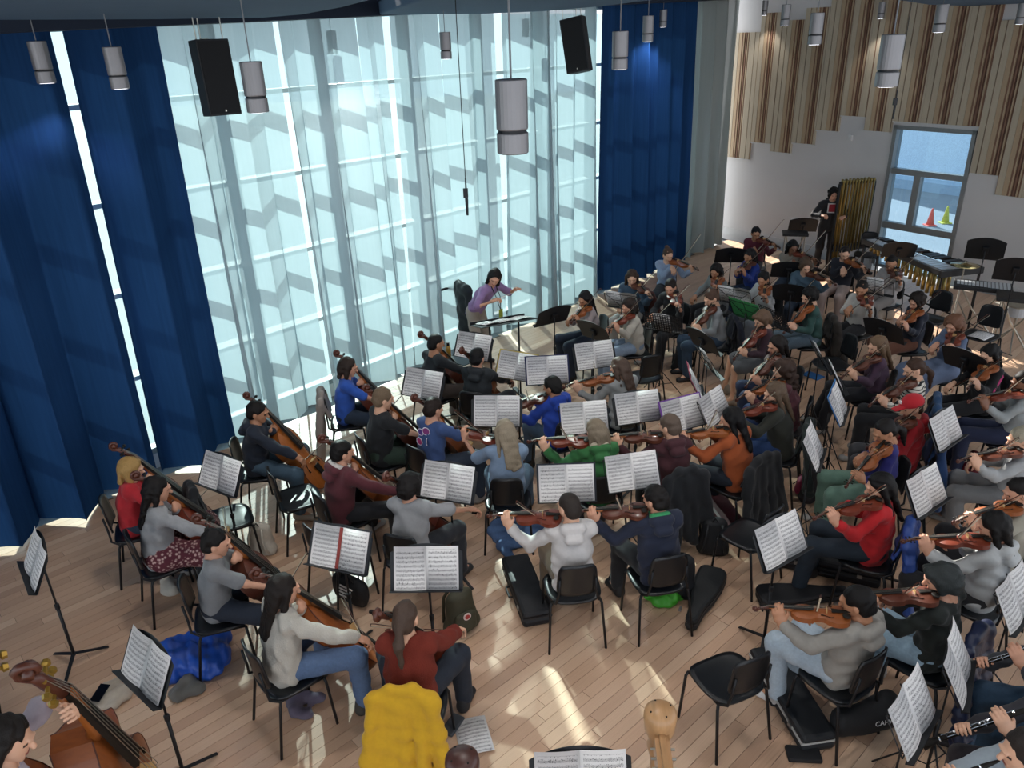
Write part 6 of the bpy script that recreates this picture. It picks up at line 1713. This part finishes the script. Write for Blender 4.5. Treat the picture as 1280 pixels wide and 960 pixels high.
trap_table((1229, 356), -150, .75, .42, 'black glockenspiel on a folding stand in the percussion corner', 14)
trap_table((1277, 370), -150, .6, .4, 'black percussion table at the right edge')
trap_table((994, 290), -165, .45, .3, 'small black tray table left of the chimes', 0, .95)
for i, (x, y, r) in enumerate([(1274, 384, .15)]):
    p = un(x, y, .62); t = thing('snare_drum', 'silver drum on a stand at the right edge', 'drum', (p.x, p.y, 0))
    MB().lathe([(r, .50), (r, .64)], 24).obj('shell', SIL, t); MB().lathe([(r + .006, .635), (r + .006, .65)], 24).obj('hoop', STRING, t); MB().lathe([(r - .004, .64), (r - .004, .645)], 24).obj('head', PAPER, t)
    for k_ in range(3): a = 2.1 * k_; MB().tube([(.02 * math.cos(a), .02 * math.sin(a), .5), (0, 0, .3), (.28 * math.cos(a), .28 * math.sin(a), .01)], .01, 6).obj('leg', STRING, t)

# ------------------------------------------------------------------ hanging loudspeakers and microphone
def speaker(px, depth, az, tilt, roll, label, w=.28, h=.60, d=.30):
    p = und(px[0], px[1], depth); t = thing('loudspeaker', label, 'loudspeaker', p, 0, 'hanging loudspeakers')
    t.rotation_euler = (math.radians(tilt), math.radians(roll), rz(az))
    c = mat('speaker_black', '16191d', .55); g = mat('speaker_grille', '0d0f12', .8, var=.3, scale=300)
    MB().prism([(-w / 2, d / 2), (w / 2, d / 2), (w / 2, -.02), (w * .30, -d / 2), (-w * .30, -d / 2), (-w / 2, -.02)][::-1], -h / 2, h / 2).obj('cabinet', c, t, bevel=.008)
    MB().box((-w / 2 + .012, d / 2, -h / 2 + .015), (w / 2 - .012, d / 2 + .008, h / 2 - .015)).obj('grille', g, t)
    MB().box((-.006, d / 2 + .008, -h / 2 + .03), (.006, d / 2 + .010, -h / 2 + .045)).obj('badge', STRING, t)
    Ri = t.rotation_euler.to_matrix().inverted()
    for x, y in ((-w * .4, .1), (w * .4, .1), (0, -.1)):
        u = Ri @ Vector((0, 0, 1.2)); s0 = Vector((x, y, h / 2)); MB().tube([s0, s0 + u], .005, 6).obj('chain', STRING, t)
    MB().lathe([(.03, h / 2), (.03, h / 2 + .012)], 12).obj('mount', STRING, t)
    return t


speaker((266, 98), 6.6, 140, 3, 0, 'black loudspeaker hanging before the left sheer curtain')
speaker((722, 57), 9.2, 200, 4, 10, 'tilted black loudspeaker hanging before the right sheers')
for (x, y, dp, lab) in [(583, 245, 5.2, 'thin black microphone hanging before the sheers'), (1119, 130, 7.0, 'thin black microphone hanging before the wood panelling')]:
    p = und(x, y, dp); t = thing('hanging_microphone', lab, 'microphone', p)
    MB().tube([(0, 0, -.13), (0, 0, -.02), (0, 0, .0), (0, 0, .12)], [.008, .011, .007, .005], 8).obj('capsule', BLK, t); MB().tube([(0, 0, .12), (0, 0, 2.4)], .003, 5).obj('cable', BLK, t); MB().box((-.02, -.012, -.01), (.012, .012, .05)).obj('clip', BLK, t)
for o_ in list(STANDS.values()):
    pass
